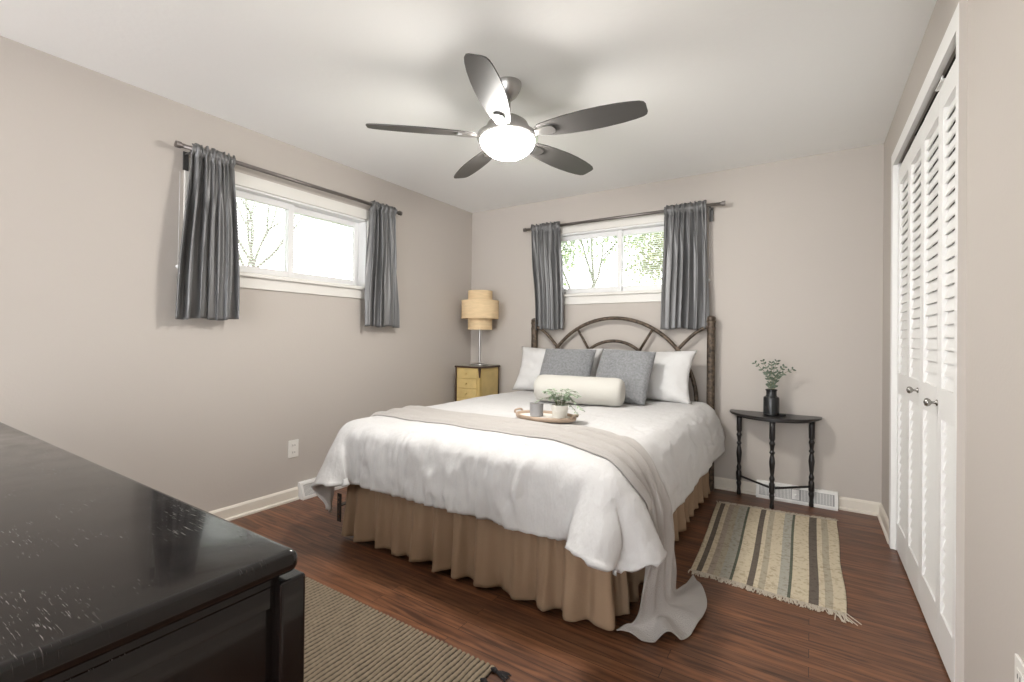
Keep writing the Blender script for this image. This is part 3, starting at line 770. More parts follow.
obj('headboard_inner_arch', tube(BM(), arc(-1.415, 0.773, 0.346, -25, 205, 40), 0.0135, 12), M['bronze'], bed, smooth=True)
# quarter hoops curling from each post down into the arch
obj('headboard_hoop', tube(BM(), catmull([(-0.655, YH, 1.245), (-0.76, YH, 1.185), (-0.885, YH, 1.055), (-0.98, YH, 0.90), (-1.03, YH, 0.70)], 24), 0.0135, 12), M['bronze'], bed, smooth=True)
obj('headboard_hoop', tube(BM(), catmull([(-2.175, YH, 1.245), (-2.07, YH, 1.185), (-1.945, YH, 1.055), (-1.85, YH, 0.90), (-1.80, YH, 0.70)], 24), 0.0135, 12), M['bronze'], bed, smooth=True)
for a in (28, 50, 130, 152):
    ca, sa = math.cos(R(a)), math.sin(R(a))
    p0 = (-1.415 + 0.346 * ca, YH, 0.773 + 0.346 * sa); 
    if a in (50, 130): p1 = (-1.415 + 0.335 * math.copysign(1, ca), YH, 0.64 + math.sqrt(0.673 ** 2 - 0.335 ** 2))
    else: p1 = (-1.415 + 0.64 * math.copysign(1, ca), YH, 0.64 + math.sqrt(0.673 ** 2 - 0.64 ** 2))
    obj('headboard_spoke', tube(BM(), [p0, p1], 0.011, 10), M['bronze'], bed, smooth=True)
obj('headboard_rail', tube(BM(), [(-2.175, YH, 0.55), (-0.655, YH, 0.55)], 0.0135, 12), M['bronze'], bed, smooth=True)

# ------------------------------------------------------------------ bed skirt
def skirt():
    rnd = random.Random(9)
    pts = []; x0, x1, yf = -2.205, -0.645, 1.705; r = 0.06
    # path: left side back to front, around the foot, right side front to back
    seg = [(x0, 3.72), (x0, yf + r)]
    path = []
    def line(a, b, st=0.006):
        n = int(math.dist(a, b) / st)
        for k in range(n): path.append((lerp(a[0], b[0], k / n), lerp(a[1], b[1], k / n)))
    def arcp(cx, cy, a0, a1, n=16):
        for k in range(n): a = R(lerp(a0, a1, k / n)); path.append((cx + r * math.cos(a), cy + r * math.sin(a)))
    line((x0, 3.72), (x0, yf + r)); arcp(x0 + r, yf + r, 180, 270); line((x0 + r, yf), (x1 - r, yf)); arcp(x1 - r, yf + r, 270, 360); line((x1, yf + r), (x1, 3.74))
    s = 0; P = []; NV = 22; n = len(path)
    for i, p in enumerate(path):
        q = path[min(i + 1, n - 1)]; o = path[max(i - 1, 0)]
        tx, ty = q[0] - o[0], q[1] - o[1]; l = math.hypot(tx, ty) or 1; nrm = (ty / l, -tx / l)  # outward
        nrm = (-nrm[0], -nrm[1]) if (nrm[0] * (p[0] + 1.43) + nrm[1] * (p[1] - 2.8)) < 0 else nrm
        s += math.dist(p, o) if i else 0
        ph = 2 * PI * (s / 0.14 + 1.1 * noise.noise(Vector((s * 2.3, 1, 0))))
        w1 = math.sin(ph); w2 = math.sin(ph * 2.7 + 1.2 + 2 * noise.noise(Vector((s * 5, 4, 0))))
        big = 0.7 + 0.6 * noise.noise(Vector((s * 3.1, 7, 0)))
        col = []
        for j in range(NV):
            v = j / (NV - 1); z = lerp(0.405, 0.028 + 0.012 * noise.noise(Vector((s * 6, 2, 3))), v)
            d = -0.012 + (w1 * lerp(0.004, 0.036, v ** 0.8) * big + w2 * lerp(0.006, 0.004, v)) + 0.020 * v
            d += 0.012 * v * noise.noise(Vector((s * 14, v * 4, 8)))
            col.append((p[0] + nrm[0] * d, p[1] + nrm[1] * d, z))
        P.append(col)
    bm = grid(BM(), P); bmesh.ops.recalc_face_normals(bm, faces=bm.faces)
    o = obj('bed_skirt', bm, M['skirt'], None, smooth=True); solid(o, 0.003, 0)
    return tag(o, 'tan gathered fabric bed skirt hanging to the floor around the bed', 'bed skirt')
skirt()

# ------------------------------------------------------------------ pillows
def pillow(name, w_, h_, t_, m, loc, tilt, rz, label, group, crumple=0.006, pinch=0.07, seed=0, roll=0, power=0.5, seam=False):
    """stands on its long edge, leaning back by tilt degrees; loc is the bottom edge's middle"""
    N = 44; P1 = []; 
    bm = BM(); V = {}
    for side in (1, -1):
        for i in range(N + 1):
            for j in range(N + 1):
                u = i / N * 2 - 1; v = j / N * 2 - 1
                if side == -1 and (abs(u) == 1 or abs(v) == 1): V[(side, i, j)] = V[(1, i, j)]; continue
                x = w_ / 2 * u * (1 - pinch * (1 - v * v)); y = h_ / 2 * v * (1 - pinch * (1 - u * u))
                f = max(0, (1 - u ** 4) * (1 - v ** 4)) ** power
                z = side * (t_ / 2 * f)
                k = noise.noise(Vector((x * 7 + seed, y * 7, side * 3))) * crumple * 2 + noise.noise(Vector((x * 20 + seed, y * 20, side))) * crumple * 0.6
                z += k * min(1, f * 2)
                V[(side, i, j)] = bm.verts.new((x, y, z))
    for side in (1, -1):
        for i in range(N):
            for j in range(N):
                q = [V[(side, i, j)], V[(side, i + 1, j)], V[(side, i + 1, j + 1)], V[(side, i, j + 1)]]
                bm.faces.new(q if side == 1 else q[::-1])
    # local: x width, y up the pillow, z front. Stand it up: y -> z, z -> -y
    Mx = Matrix.Rotation(R(90), 4, 'X')
    T1 = Matrix.Translation((0, 0, h_ / 2 * (1 - pinch)))
    Rt = Matrix.Rotation(R(-tilt), 4, 'X')
    bmesh.ops.transform(bm, matrix=Matrix.Rotation(R(rz), 4, 'Z') @ Rt @ Matrix.Rotation(R(roll), 4, 'Y') @ T1 @ Mx, verts=bm.verts)
    o = obj(name, bm, m, None, smooth=True); o.location = loc
    return tag(o, label, 'pillow', group)
zt = 0.69
pillow('bed_pillow', 0.80, 0.43, 0.15, M['white'], (-1.865, 3.56, zt - 0.006), 24, 3, 'white bed pillow against the headboard, nearest the nightstand', 'white bed pillows', seed=3, crumple=0.012, pinch=0.10, power=0.6)
pillow('bed_pillow', 0.76, 0.43, 0.15, M['white'], (-1.105, 3.55, zt - 0.006), 24, -2, 'white bed pillow against the headboard, nearest the black side table', 'white bed pillows', seed=8, crumple=0.013, pinch=0.10, power=0.6)
pillow('throw_pillow', 0.46, 0.42, 0.13, M['grey'], (-1.70, 3.37, zt - 0.005), 29, 2, 'grey chenille square cushion behind the bolster, on the nightstand side', 'grey square cushions', pinch=0.025, seed=1, crumple=0.004)
pillow('throw_pillow', 0.43, 0.42, 0.14, M['grey'], (-1.195, 3.28, zt - 0.008), 27, -4, 'grey chenille square cushion on the right, beside the bolster end', 'grey square cushions', pinch=0.025, seed=5, crumple=0.004, roll=2)
# bolster
bm = BM(); prof = []
L_ = 0.64; r_ = 0.098
for k in range(9): a = R(90 - k * 90 / 8); prof.append((r_ * (0.55 + 0.45 * math.cos(a)) if k else 0.004, -L_ / 2 + 0.045 * (1 - math.cos(R(90) - a)) if False else -L_ / 2 + 0.04 * (1 - math.sin(R(90) - a) ** 1)))
prof = [(0.004, -L_ / 2 + 0.003), (0.05, -L_ / 2), (0.075, -L_ / 2 + 0.004), (0.089, -L_ / 2 + 0.016), (0.0955, -L_ / 2 + 0.035)]
body = [(r_ + 0.001 * math.sin(k * 1.7), lerp(-L_ / 2 + 0.06, L_ / 2 - 0.06, k / 12)) for k in range(13)]
prof = prof + body + [(r, -z) for r, z in prof[::-1]]
lathe(bm, 0, 0, prof, 48)
bmesh.ops.transform(bm, matrix=Matrix.Rotation(R(6), 4, 'Z') @ Matrix.Rotation(R(90), 4, 'Y'), verts=bm.verts)
bo = obj('bolster_pillow', bm, M['bolster'], None, auto=60); bo.location = (-1.39, 3.045, 0.673 + r_)
tag(bo, 'cream cylindrical bolster pillow lying in front of the grey cushions', 'bolster')

# ------------------------------------------------------------------ tray with cup and potted plant
TZ = max(top_z(-1.3 + dx, 2.33 + dy) for dx in (-.15, 0, .15) for dy in (-.08, 0, .08)) + 0.012
TX, TY = -1.262, 2.325
tray = thing('serving_tray', 'oval wooden tray with raised rim lying on the bed beside the throw', 'tray', (TX, TY, TZ))
def oval(bm, prof, ax, ay, n=48):
    rings = []
    for f, z in prof: rings.append([bm.verts.new((TX + (ax + f) * math.cos(2 * PI * k / n), TY + (ay + f) * math.sin(2 * PI * k / n), TZ + z)) for k in range(n)])
    for a, b in zip(rings, rings[1:]):
        for k in range(n): bm.faces.new((a[k], a[(k + 1) % n], b[(k + 1) % n], b[k]))
    return rings
bm = BM(); rg = oval(bm, [(-0.02, 0), (0, 0), (0.004, 0.006), (0.006, 0.022), (0.0, 0.024), (-0.006, 0.022), (-0.008, 0.008)], 0.178, 0.12); bm.faces.new(rg[0][::-1])
obj('tray_rim', bm, M['traywood'], tray, smooth=True)
bm = BM(); rg = oval(bm, [(-0.006, 0.002), (-0.006, 0.0085)], 0.178, 0.12); bm.faces.new(rg[0][::-1]); bm.faces.new(rg[1])
obj('tray_base', bm, M['trayin'], tray)
for sx in (-1, 1):
    p = [(TX + sx * 0.176, TY - 0.04, TZ + 0.02), (TX + sx * 0.183, TY - 0.035, TZ + 0.032), (TX + sx * 0.185, TY, TZ + 0.036), (TX + sx * 0.183, TY + 0.035, TZ + 0.032), (TX + sx * 0.176, TY + 0.04, TZ + 0.02)]
    obj('tray_handle', tube(BM(), catmull(p, 16), 0.006, 8), M['traywood'], tray, smooth=True)
cz = TZ + 0.009
cx_, cy_ = -1.315, 2.315
cup = thing('metal_cup', 'small grey cup on the tray beside the potted plant', 'cup', (cx_, cy_, cz))
obj('cup_body', lathe(BM(), cx_, cy_, [(0.034, cz), (0.037, cz + 0.003), (0.040, cz + 0.070), (0.041, cz + 0.074), (0.038, cz + 0.074), (0.036, cz + 0.060)], 32), M['can'], cup, auto=40)
obj('cup_lid', lathe(BM(), cx_, cy_, [(0.036, cz + 0.062), (0.0355, cz + 0.071), (0.004, cz + 0.073)], 32), M['nickel'], cup, auto=40)
px_, py_ = -1.165, 2.31
pp = thing('potted_plant', 'small leafy green plant in a cream ribbed pot on the tray', 'potted plant', (px_, py_, cz))
obj('pot', lathe(BM(), px_, py_, [(0.036, cz), (0.040, cz + 0.004), (0.043, cz + 0.045), (0.046, cz + 0.047), (0.047, cz + 0.078), (0.043, cz + 0.079), (0.042, cz + 0.066), (0.003, cz + 0.065)], 36), M['pot'], pp, auto=40)
obj('soil', lathe(BM(), px_, py_, [(0.041, cz + 0.0655), (0.041, cz + 0.070), (0.003, cz + 0.072)], 20), M['soil'], pp)
def leaf(bm, p, d, l, w_, up=Vector((0, 0, 1)), curl=0.25):
    d = d.normalized(); s = d.cross(up)
    if s.length < 1e-3: s = Vector((1, 0, 0))
    s.normalize(); n = s.cross(d).normalized()
    pr = [(0, 0.08), (0.25, 0.8), (0.5, 1), (0.78, 0.7), (1, 0.04)]
    A = [bm.verts.new(p + d * l * t - n * curl * l * t * t + s * w_ * k * 0.5) for t, k in pr]
    B = [bm.verts.new(p + d * l * t - n * curl * l * t * t) for t, k in pr]
    Cc = [bm.verts.new(p + d * l * t - n * curl * l * t * t - s * w_ * k * 0.5) for t, k in pr]
    for i in range(4):
        bm.faces.new((A[i], A[i + 1], B[i + 1], B[i])); bm.faces.new((B[i], B[i + 1], Cc[i + 1], Cc[i]))
rnd = random.Random(21)
bs = BM(); bl = BM()
for k in range(26):
    a = rnd.uniform(0, 2 * PI); reach = rnd.uniform(0.03, 0.115); hgt = rnd.uniform(0.015, 0.085)
    p0 = Vector((px_ + 0.015 * math.cos(a), py_ + 0.015 * math.sin(a), cz + 0.068)); p2 = Vector((px_ + reach * math.cos(a), py_ + reach * math.sin(a), cz + 0.075 + hgt)); 
    if k < 3: a = (0.1, -0.3, 3.3)[k]; p2 = Vector((px_ + 0.13 * math.cos(a), py_ + 0.13 * math.sin(a), cz + (0.06, 0.045, 0.09)[k]))
    p1 = (p0 + p2) / 2 + Vector((0, 0, 0.035))
    c_ = catmull([p0, p1, p2], 9); tube(bs, c_, 0.0011, 5)
    for i in range(2, 9):
        for q in (-1, 1):
            d = (c_[i] - c_[i - 1]).normalized(); s = d.cross(Vector((0, 0, 1))).normalized() * q
            leaf(bl, c_[i], d * 0.5 + s + Vector((0, 0, rnd.uniform(-0.3, 0.5))), rnd.uniform(0.016, 0.026), rnd.uniform(0.010, 0.015))
obj('plant_stems', bs, M['stem'], pp); obj('plant_leaves', bl, M['leafA'], pp)

# ------------------------------------------------------------------ half-moon side table, vase
TTX, TTZ = -0.222, 0.615
st = thing('side_table', 'black half-moon side table with three turned legs against the back wall', 'side table', (TTX, 3.75, 0))
def halfmoon(bm, z0, z1, rx, ry, yb, bev=0.006):
    n = 40; pr = [(0.0, z0), (bev, z0 + bev * .6), (bev, z1 - bev * .6), (0.0, z1)]
    rings = []
    for g_, z in pr:
        ring = []
        for k in range(n + 1):
            a = PI + PI * k / n; ring.append(bm.verts.new((TTX + (rx + g_) * math.cos(a), yb + (ry + g_) * math.sin(a), z)))
        rings.append(ring)
    for a, b in zip(rings, rings[1:]):
        m_ = len(a)
        for k in range(m_): bm.faces.new((a[k], a[(k + 1) % m_], b[(k + 1) % m_], b[k]))
    bm.faces.new(rings[0][::-1]); bm.faces.new(rings[-1])
    return bm
obj('table_top', halfmoon(BM(), TTZ - 0.017, TTZ, 0.285, 0.275, 3.862), M['blackwood'], st)
obj('table_apron', halfmoon(BM(), TTZ - 0.030, TTZ - 0.0165, 0.245, 0.24, 3.850, 0.0), M['blackwood'], st)
def turned(x, y):
    pr = [(0.014, 0), (0.015, 0.012), (0.0115, 0.05), (0.017, 0.085), (0.014, 0.10), (0.018, 0.11), (0.018, 0.165), (0.013, 0.178), (0.017, 0.20), (0.0105, 0.225), (0.014, 0.25), (0.0185, 0.31), (0.016, 0.335), (0.011, 0.365), (0.018, 0.378), (0.011, 0.392), (0.014, 0.42), (0.019, 0.44), (0.013, 0.458), (0.018, 0.472), (0.018, TTZ - 0.029)]
    sub = []
    for (r0, z0), (r1, z1) in zip(pr, pr[1:]):
        for k in range(3): t = ss(0, 1, k / 3); sub.append((lerp(r0, r1, t), lerp(z0, z1, k / 3)))
    sub.append(pr[-1])
    return obj('leg', lathe(BM(), x, y, sub, 18), M['blackwood'], st, smooth=True)
LG = [(-0.443, 3.815), (TTX + 0.005, 3.615), (0.008, 3.815)]
for x, y in LG: turned(x, y)
for a, b in ((0, 1), (1, 2)): obj('stretcher', tube(BM(), [(LG[a][0], LG[a][1], 0.137), (LG[b][0], LG[b][1], 0.137)], 0.0075, 10), M['blackwood'], st, smooth=True)
vx, vy, vz = -0.232, 3.735, TTZ + 0.001
vs_ = thing('bottle_vase', 'black bottle-shaped vase holding eucalyptus sprigs on the half-moon table', 'vase', (vx, vy, vz))
obj('vase_body', lathe(BM(), vx, vy, [(0.046, vz), (0.050, vz + 0.004), (0.050, vz + 0.118), (0.047, vz + 0.126), (0.036, vz + 0.132), (0.033, vz + 0.140), (0.033, vz + 0.168), (0.037, vz + 0.171), (0.037, vz + 0.180), (0.030, vz + 0.181), (0.029, vz + 0.150), (0.003, vz + 0.149)], 32), M['vase'], vs_, auto=35)
rnd = random.Random(5); bs = BM(); bl = BM()
for k, (dx, dy, dz, cv) in enumerate([(-0.10, -0.02, 0.185, 0.3), (-0.055, 0.01, 0.20, 0.2), (0.0, -0.02, 0.19, 0.0), (0.03, 0.02, 0.20, 0.1), (0.075, -0.015, 0.165, 0.3), (0.125, 0.01, 0.150, 0.5), (-0.03, -0.03, 0.12, 0.2), (0.05, 0.0, 0.11, 0.2)]):
    p0 = Vector((vx + dx * 0.15, vy + dy * 0.2, vz + 0.15)); p2 = Vector((vx + dx, vy + dy, vz + 0.175 + dz))
    p1 = (p0 + p2) / 2 + Vector((-dx * 0.3, 0, 0.02)); c_ = catmull([p0, p1, p2], 14)
    tube(bs, c_, 0.0014, 5)
    for i in range(3, 14, 2):
        for q in (-1, 1):
            d = (c_[i] - c_[i - 1]).normalized(); s = (d.cross(Vector((0, -1, 0.2)))).normalized() * q
            leaf(bl, c_[i], s + d * 0.7 + Vector((0, rnd.uniform(-.4, .4), 0)), rnd.uniform(0.018, 0.028), rnd.uniform(0.010, 0.014), Vector((0, -1, 0)))
obj('sprig_stems', bs, M['stem'], vs_); obj('sprig_leaves', bl, M['leafB'], vs_)
tag(obj('black_lid', lathe(BM(), -0.165, 3.73, [(0.022, TTZ + 0.001), (0.023, TTZ + 0.004), (0.023, TTZ + 0.013), (0.020, TTZ + 0.016), (0.003, TTZ + 0.017)], 24), M['black'], None, auto=40), 'small round black lid lying on the table right of the vase', 'lid')

# ------------------------------------------------------------------ nightstand and lamp
nx0, nx1, ny0, ny1, nz = -2.895, -2.590, 3.485, 3.825, 0.866
ns = thing('nightstand', 'yellow painted nightstand with dark-edged top in the room corner', 'nightstand', ((nx0 + nx1) / 2, (ny0 + ny1) / 2, 0))
bm = BM(); bx(bm, nx0, nx1, ny0, ny1, nz - 0.020, nz - 0.004, 0.003); obj('top_edge', bm, M['darkwood'], ns)
obj('top_panel', box(nx0 + 0.006, nx1 - 0.006, ny0 + 0.006, ny1 - 0.006, nz - 0.0045, nz), M['tile'], ns)
obj('carcass', box(nx0 + 0.018, nx1 - 0.012, ny0 + 0.016, ny1 - 0.008, 0.10, nz - 0.0195), M['yellow'], ns)
bm = BM(); bx(bm, nx0 + 0.006, nx0 + 0.020, ny0 + 0.008, ny0 + 0.022, 0.0, nz - 0.02); obj('corner_post', bm, M['darkwood'], ns)
bm = BM(); bx(bm, nx1 - 0.020, nx1 - 0.006, ny0 + 0.008, ny0 + 0.022, 0.0, nz - 0.019); obj('corner_post', bm, M['yellow'], ns)
bm = BM(); bx(bm, nx1 - 0.020, nx1 - 0.006, ny1 - 0.022, ny1 - 0.008, 0.0, nz - 0.02); bx(bm, nx0 + 0.006, nx0 + 0.020, ny1 - 0.022, ny1 - 0.008, 0.0, nz - 0.02); obj('back_leg', bm, M['darkwood'], ns)
# tapered dark inlay under the front corner
bm = BM()
vv = [(nx1 - 0.026, ny0 + 0.0065), (nx1 - 0.0045, ny0 + 0.0065), (nx1 - 0.0045, ny0 + 0.028)]
top_ = [bm.verts.new((x, y, nz - 0.02)) for x, y in vv]; tip = [bm.verts.new((nx1 - 0.014, ny0 + 0.0065, nz - 0.105)), bm.verts.new((nx1 - 0.0045, ny0 + 0.0065, nz - 0.112)), bm.verts.new((nx1 - 0.0045, ny0 + 0.016, nz - 0.105))]
bm.faces.new(top_); bm.faces.new(tip[::-1])
for i in range(3): j = (i + 1) % 3; bm.faces.new((top_[i], top_[j], tip[j], tip[i]))
bmesh.ops.recalc_face_normals(bm, faces=bm.faces)
obj('corner_inlay', bm, M['darkwood'], ns)
obj('side_panel', box(nx1 - 0.012, nx1 - 0.009, ny0 + 0.045, ny1 - 0.04, 0.14, nz - 0.05), M['yellow2'], ns)
for k in range(7):
    z1 = nz - 0.030 - k * 0.095
    d_ = obj('drawer', box(nx0 + 0.028, nx1 - 0.045, ny0 + 0.010, ny0 + 0.030, z1 - 0.088, z1, 0.003), M['yellow2'], ns)
    bm = BM(); lathe(bm, 0, 0, [(0.005, 0), (0.004, 0.008), (0.010, 0.014), (0.009, 0.021), (0.002, 0.023)], 14)
    bmesh.ops.rotate(bm, verts=bm.verts, cent=(0, 0, 0), matrix=Matrix.Rotation(R(90), 3, 'X')); bmesh.ops.translate(bm, verts=bm.verts, vec=((nx0 + nx1) / 2 - 0.008, ny0 + 0.0105, z1 - 0.044))
    obj('drawer_knob', bm, M['yellow'], d_, smooth=True)
lx, ly = -2.728, 3.665
lamp = thing('table_lamp', 'table lamp with three-tier tan drum shade and steel pole', 'lamp', (lx, ly, nz))
obj('lamp_base', lathe(BM(), lx, ly, [(0.085, nz + 0.001), (0.087, nz + 0.006), (0.085, nz + 0.012), (0.02, nz + 0.018), (0.014, nz + 0.024)], 40), M['nickel'], lamp, auto=40)
obj('lamp_pole', lathe(BM(), lx, ly, [(0.012, nz + 0.015), (0.012, 1.46), (0.006, 1.46), (0.006, 1.512)], 18), M['nickel'], lamp, auto=40)
def drum(r, z0, z1):
    P = [[(lx + rr * math.cos(2 * PI * k / 48), ly + rr * math.sin(2 * PI * k / 48), z) for rr, z in ((r - 0.003, z0), (r, z0), (r, z0 + 0.006), (r - 0.001, z0 + 0.007), (r - 0.001, z1 - 0.007), (r, z1 - 0.006), (r, z1), (r - 0.003, z1), (r - 0.003, z0))] for k in range(48)]
    return grid(BM(), P, closed_u=True)
sh = obj('lamp_shade', drum(0.183, 1.318, 1.495), M['shade'], lamp, auto=40)
obj('upper_shade', drum(0.120, 1.485, 1.590), M['shade'], sh, auto=40)
obj('lower_shade', drum(0.120, 1.212, 1.335), M['shade'], sh, auto=40)
for zz in (1.489, 1.325):
    bm = BM(); P = [[(lx + r * math.cos(2 * PI * k / 48), ly + r * math.sin(2 * PI * k / 48), zz) for r in (0.118, 0.181)] for k in range(48)]
    o_ = obj('shade_ring', grid(BM(), P, closed_u=True), M['shade'], sh); solid(o_, 0.002, 0)
bm = BM()
for a in (0, 120, 240): tube(bm, [(lx, ly, 1.508), (lx + 0.118 * math.cos(R(a)), ly + 0.118 * math.sin(R(a)), 1.508)], 0.002, 6)
obj('shade_spider', bm, M['nickel'], lamp)

# ------------------------------------------------------------------ outlets, registers
def outlet(wall, c, z, label):
    t = thing('wall_outlet', label, 'outlet', (XL, c, z) if wall == 'L' else (XR, c, z), 'wall outlets')
    s = 1 if wall == 'L' else -1; X = XL if wall == 'L' else XR
    def b(bm, d0, d1, y0, y1, z0, z1, bev=0): return bx(bm, min(X + s * d0, X + s * d1), max(X + s * d0, X + s * d1), y0, y1, z0, z1, bev)
    obj('cover_plate', b(BM(), 0, 0.006, c - 0.037, c + 0.037, z - 0.06, z + 0.06, 0.002), M['plate'], t)
    for dz in (-0.024, 0.024):
        so = obj('socket', b(BM(), 0.006, 0.0085, c - 0.017, c + 0.017, z + dz - 0.015, z + dz + 0.015, 0.001), M['plate'], t)
        bm = BM(); b(bm, 0.0084, 0.009, c - 0.009, c - 0.006, z + dz - 0.006, z + dz + 0.006); b(bm, 0.0084, 0.009, c + 0.006, c + 0.009, z + dz - 0.005, z + dz + 0.005)
        obj('slot', bm, M['slot'], so)
outlet('L', 1.896, 0.356, 'white duplex outlet on the left wall above the baseboard')
outlet('R', 1.458, 0.385, 'white outlet on the near right wall, cut by the photo edge')
def register(wall, a0, a1, label):
    t = thing('baseboard_register', label, 'vent', (XL, (a0 + a1) / 2, 0) if wall == 'L' else ((a0 + a1) / 2, YB, 0), 'baseboard registers')
    P = (lambda a, d, z: (XL + d, a, z)) if wall == 'L' else (lambda a, d, z: (a, YB - d, z))
    prof = [(0.001, 0.0), (0.062, 0.0), (0.062, 0.012), (0.026, 0.108), (0.020, 0.114), (0.001, 0.114)]
    bm = BM(); A = [bm.verts.new(P(a0, d, z)) for d, z in prof]; B = [bm.verts.new(P(a1, d, z)) for d, z in prof]
    for i in range(len(prof)): j = (i + 1) % len(prof); bm.faces.new((A[i], A[j], B[j], B[i]))
    bm.faces.new(A); bm.faces.new(B[::-1]); bmesh.ops.recalc_face_normals(bm, faces=bm.faces)
    obj('register_body', bm, M['register'], t)
    # raised border and vertical fins on the sloping face
    def quad_bar(bm, a, b, z0, z1, lift=0.004):
        f = lambda z: lerp(0.062, 0.026, (z - 0.012) / 0.096)
        vs = []
        for (aa, zz) in ((a, z0), (b, z0), (b, z1), (a, z1)): vs.append((aa, f(zz), zz))
        v0 = [bm.verts.new(P(x_, d - 0.001, z_)) for x_, d, z_ in vs]; v1 = [bm.verts.new(P(x_, d + lift, z_ + lift * 0.35)) for x_, d, z_ in vs]
        bm.faces.new(v0); bm.faces.new(v1[::-1])
        for i in range(4): j = (i + 1) % 4; bm.faces.new((v0[i], v0[j], v1[j], v1[i]))
    bm = BM(); quad_bar(bm, a0, a1, 0.012, 0.022); quad_bar(bm, a0, a1, 0.096, 0.106); quad_bar(bm, a0, a0 + 0.018, 0.022, 0.096); quad_bar(bm, a1 - 0.018, a1, 0.022, 0.096)
    bmesh.ops.recalc_face_normals(bm, faces=bm.faces); obj('register_border', bm, M['register'], t)
    bm = BM(); quad_bar(bm, a0 + 0.02, a1 - 0.02, 0.024, 0.094, 0.0006); bmesh.ops.recalc_face_normals(bm, faces=bm.faces); obj('register_slots', bm, M['slotgrey'], t)
    bm = BM(); a = a0 + 0.024; k = 0; mid = (a0 + a1) / 2
    while a < a1 - 0.026:
        if abs(a - mid) > 0.03: quad_bar(bm, a, a + 0.0035, 0.026, 0.092, 0.0025)
        a += 0.0085
    quad_bar(bm, mid - 0.022, mid + 0.022, 0.028, 0.09, 0.002)
    bmesh.ops.recalc_face_normals(bm, faces=bm.faces); obj('register_fins', bm, M['register'], t)
    bm = BM(); f = lerp(0.062, 0.026, 0.45)
    tube(bm, [P(mid, f, 0.06), P(mid, f + 0.014, 0.064)], 0.004, 10); obj('register_lever', bm, M['knob'], t)
register('L', 1.935, 2.44, 'white baseboard register on the left wall beside the bed foot')
register('B', -0.33, 0.16, 'white baseboard register on the back wall behind the half-moon table')

# ------------------------------------------------------------------ dresser
DX1, DY1, DZ = -0.680, 0.446, 0.801
DX0, DY0 = -2.62, -0.06
dr = thing('dresser', 'black lacquered long dresser with scratched glossy top beside the camera', 'dresser', ((DX0 + DX1) / 2, (DY0 + DY1) / 2, 0))
obj('dresser_top', box(DX0, DX1, DY0, DY1, DZ - 0.036, DZ, 0.015, 5), M['dresser'], dr, auto=50)
bm = BM(); bx(bm, DX0 + 0.02, DX1 - 0.020, DY0 + 0.01, DY1 - 0.026, DZ - 0.052, DZ - 0.0365, 0.002)
obj('top_molding', bm, M['dresser'], dr)
bm = BM(); bx(bm, DX0 + 0.03, DX1 - 0.026, DY0 + 0.015, DY1 - 0.032, 0.05, DZ - 0.0525)
bx(bm, DX1 - 0.0262, DX1 - 0.0205, DY0 + 0.015, DY1 - 0.032, DZ - 0.085, DZ - 0.0525, 0.001)
obj('carcass', bm, M['dresser'], dr)
for x in (DX0 + 0.03, DX1 - 0.09):
    for y in (DY0 + 0.02, DY1 - 0.09): bm = bx(BM(), x, x + 0.06, y, y + 0.05, 0, 0.0495); obj('foot', bm, M['dresser'], dr)
ncol = 3; cwid = (DX1 - DX0 - 0.025) / ncol
for c_ in range(ncol):
    for r_i in range(3):
        x0 = DX0 + 0.025 + c_ * cwid + 0.004; x1 = x0 + cwid - 0.008; z1 = DZ - 0.045 - r_i * 0.225; z0 = z1 - 0.218
        dd = obj('drawer', box(x0, x1, DY1 - 0.0315, DY1 + 0.012, z0, z1, 0.005, 3), M['dresser'], dr)
        for q in (0.25, 0.75):
            xx = lerp(x0, x1, q); bm = tube(BM(), [(xx - 0.04, DY1 + 0.011, (z0 + z1) / 2), (xx - 0.036, DY1 + 0.032, (z0 + z1) / 2), (xx + 0.036, DY1 + 0.032, (z0 + z1) / 2), (xx + 0.04, DY1 + 0.011, (z0 + z1) / 2)], 0.004, 8)
            obj('drawer_handle', bm, M['nickel'], dd)

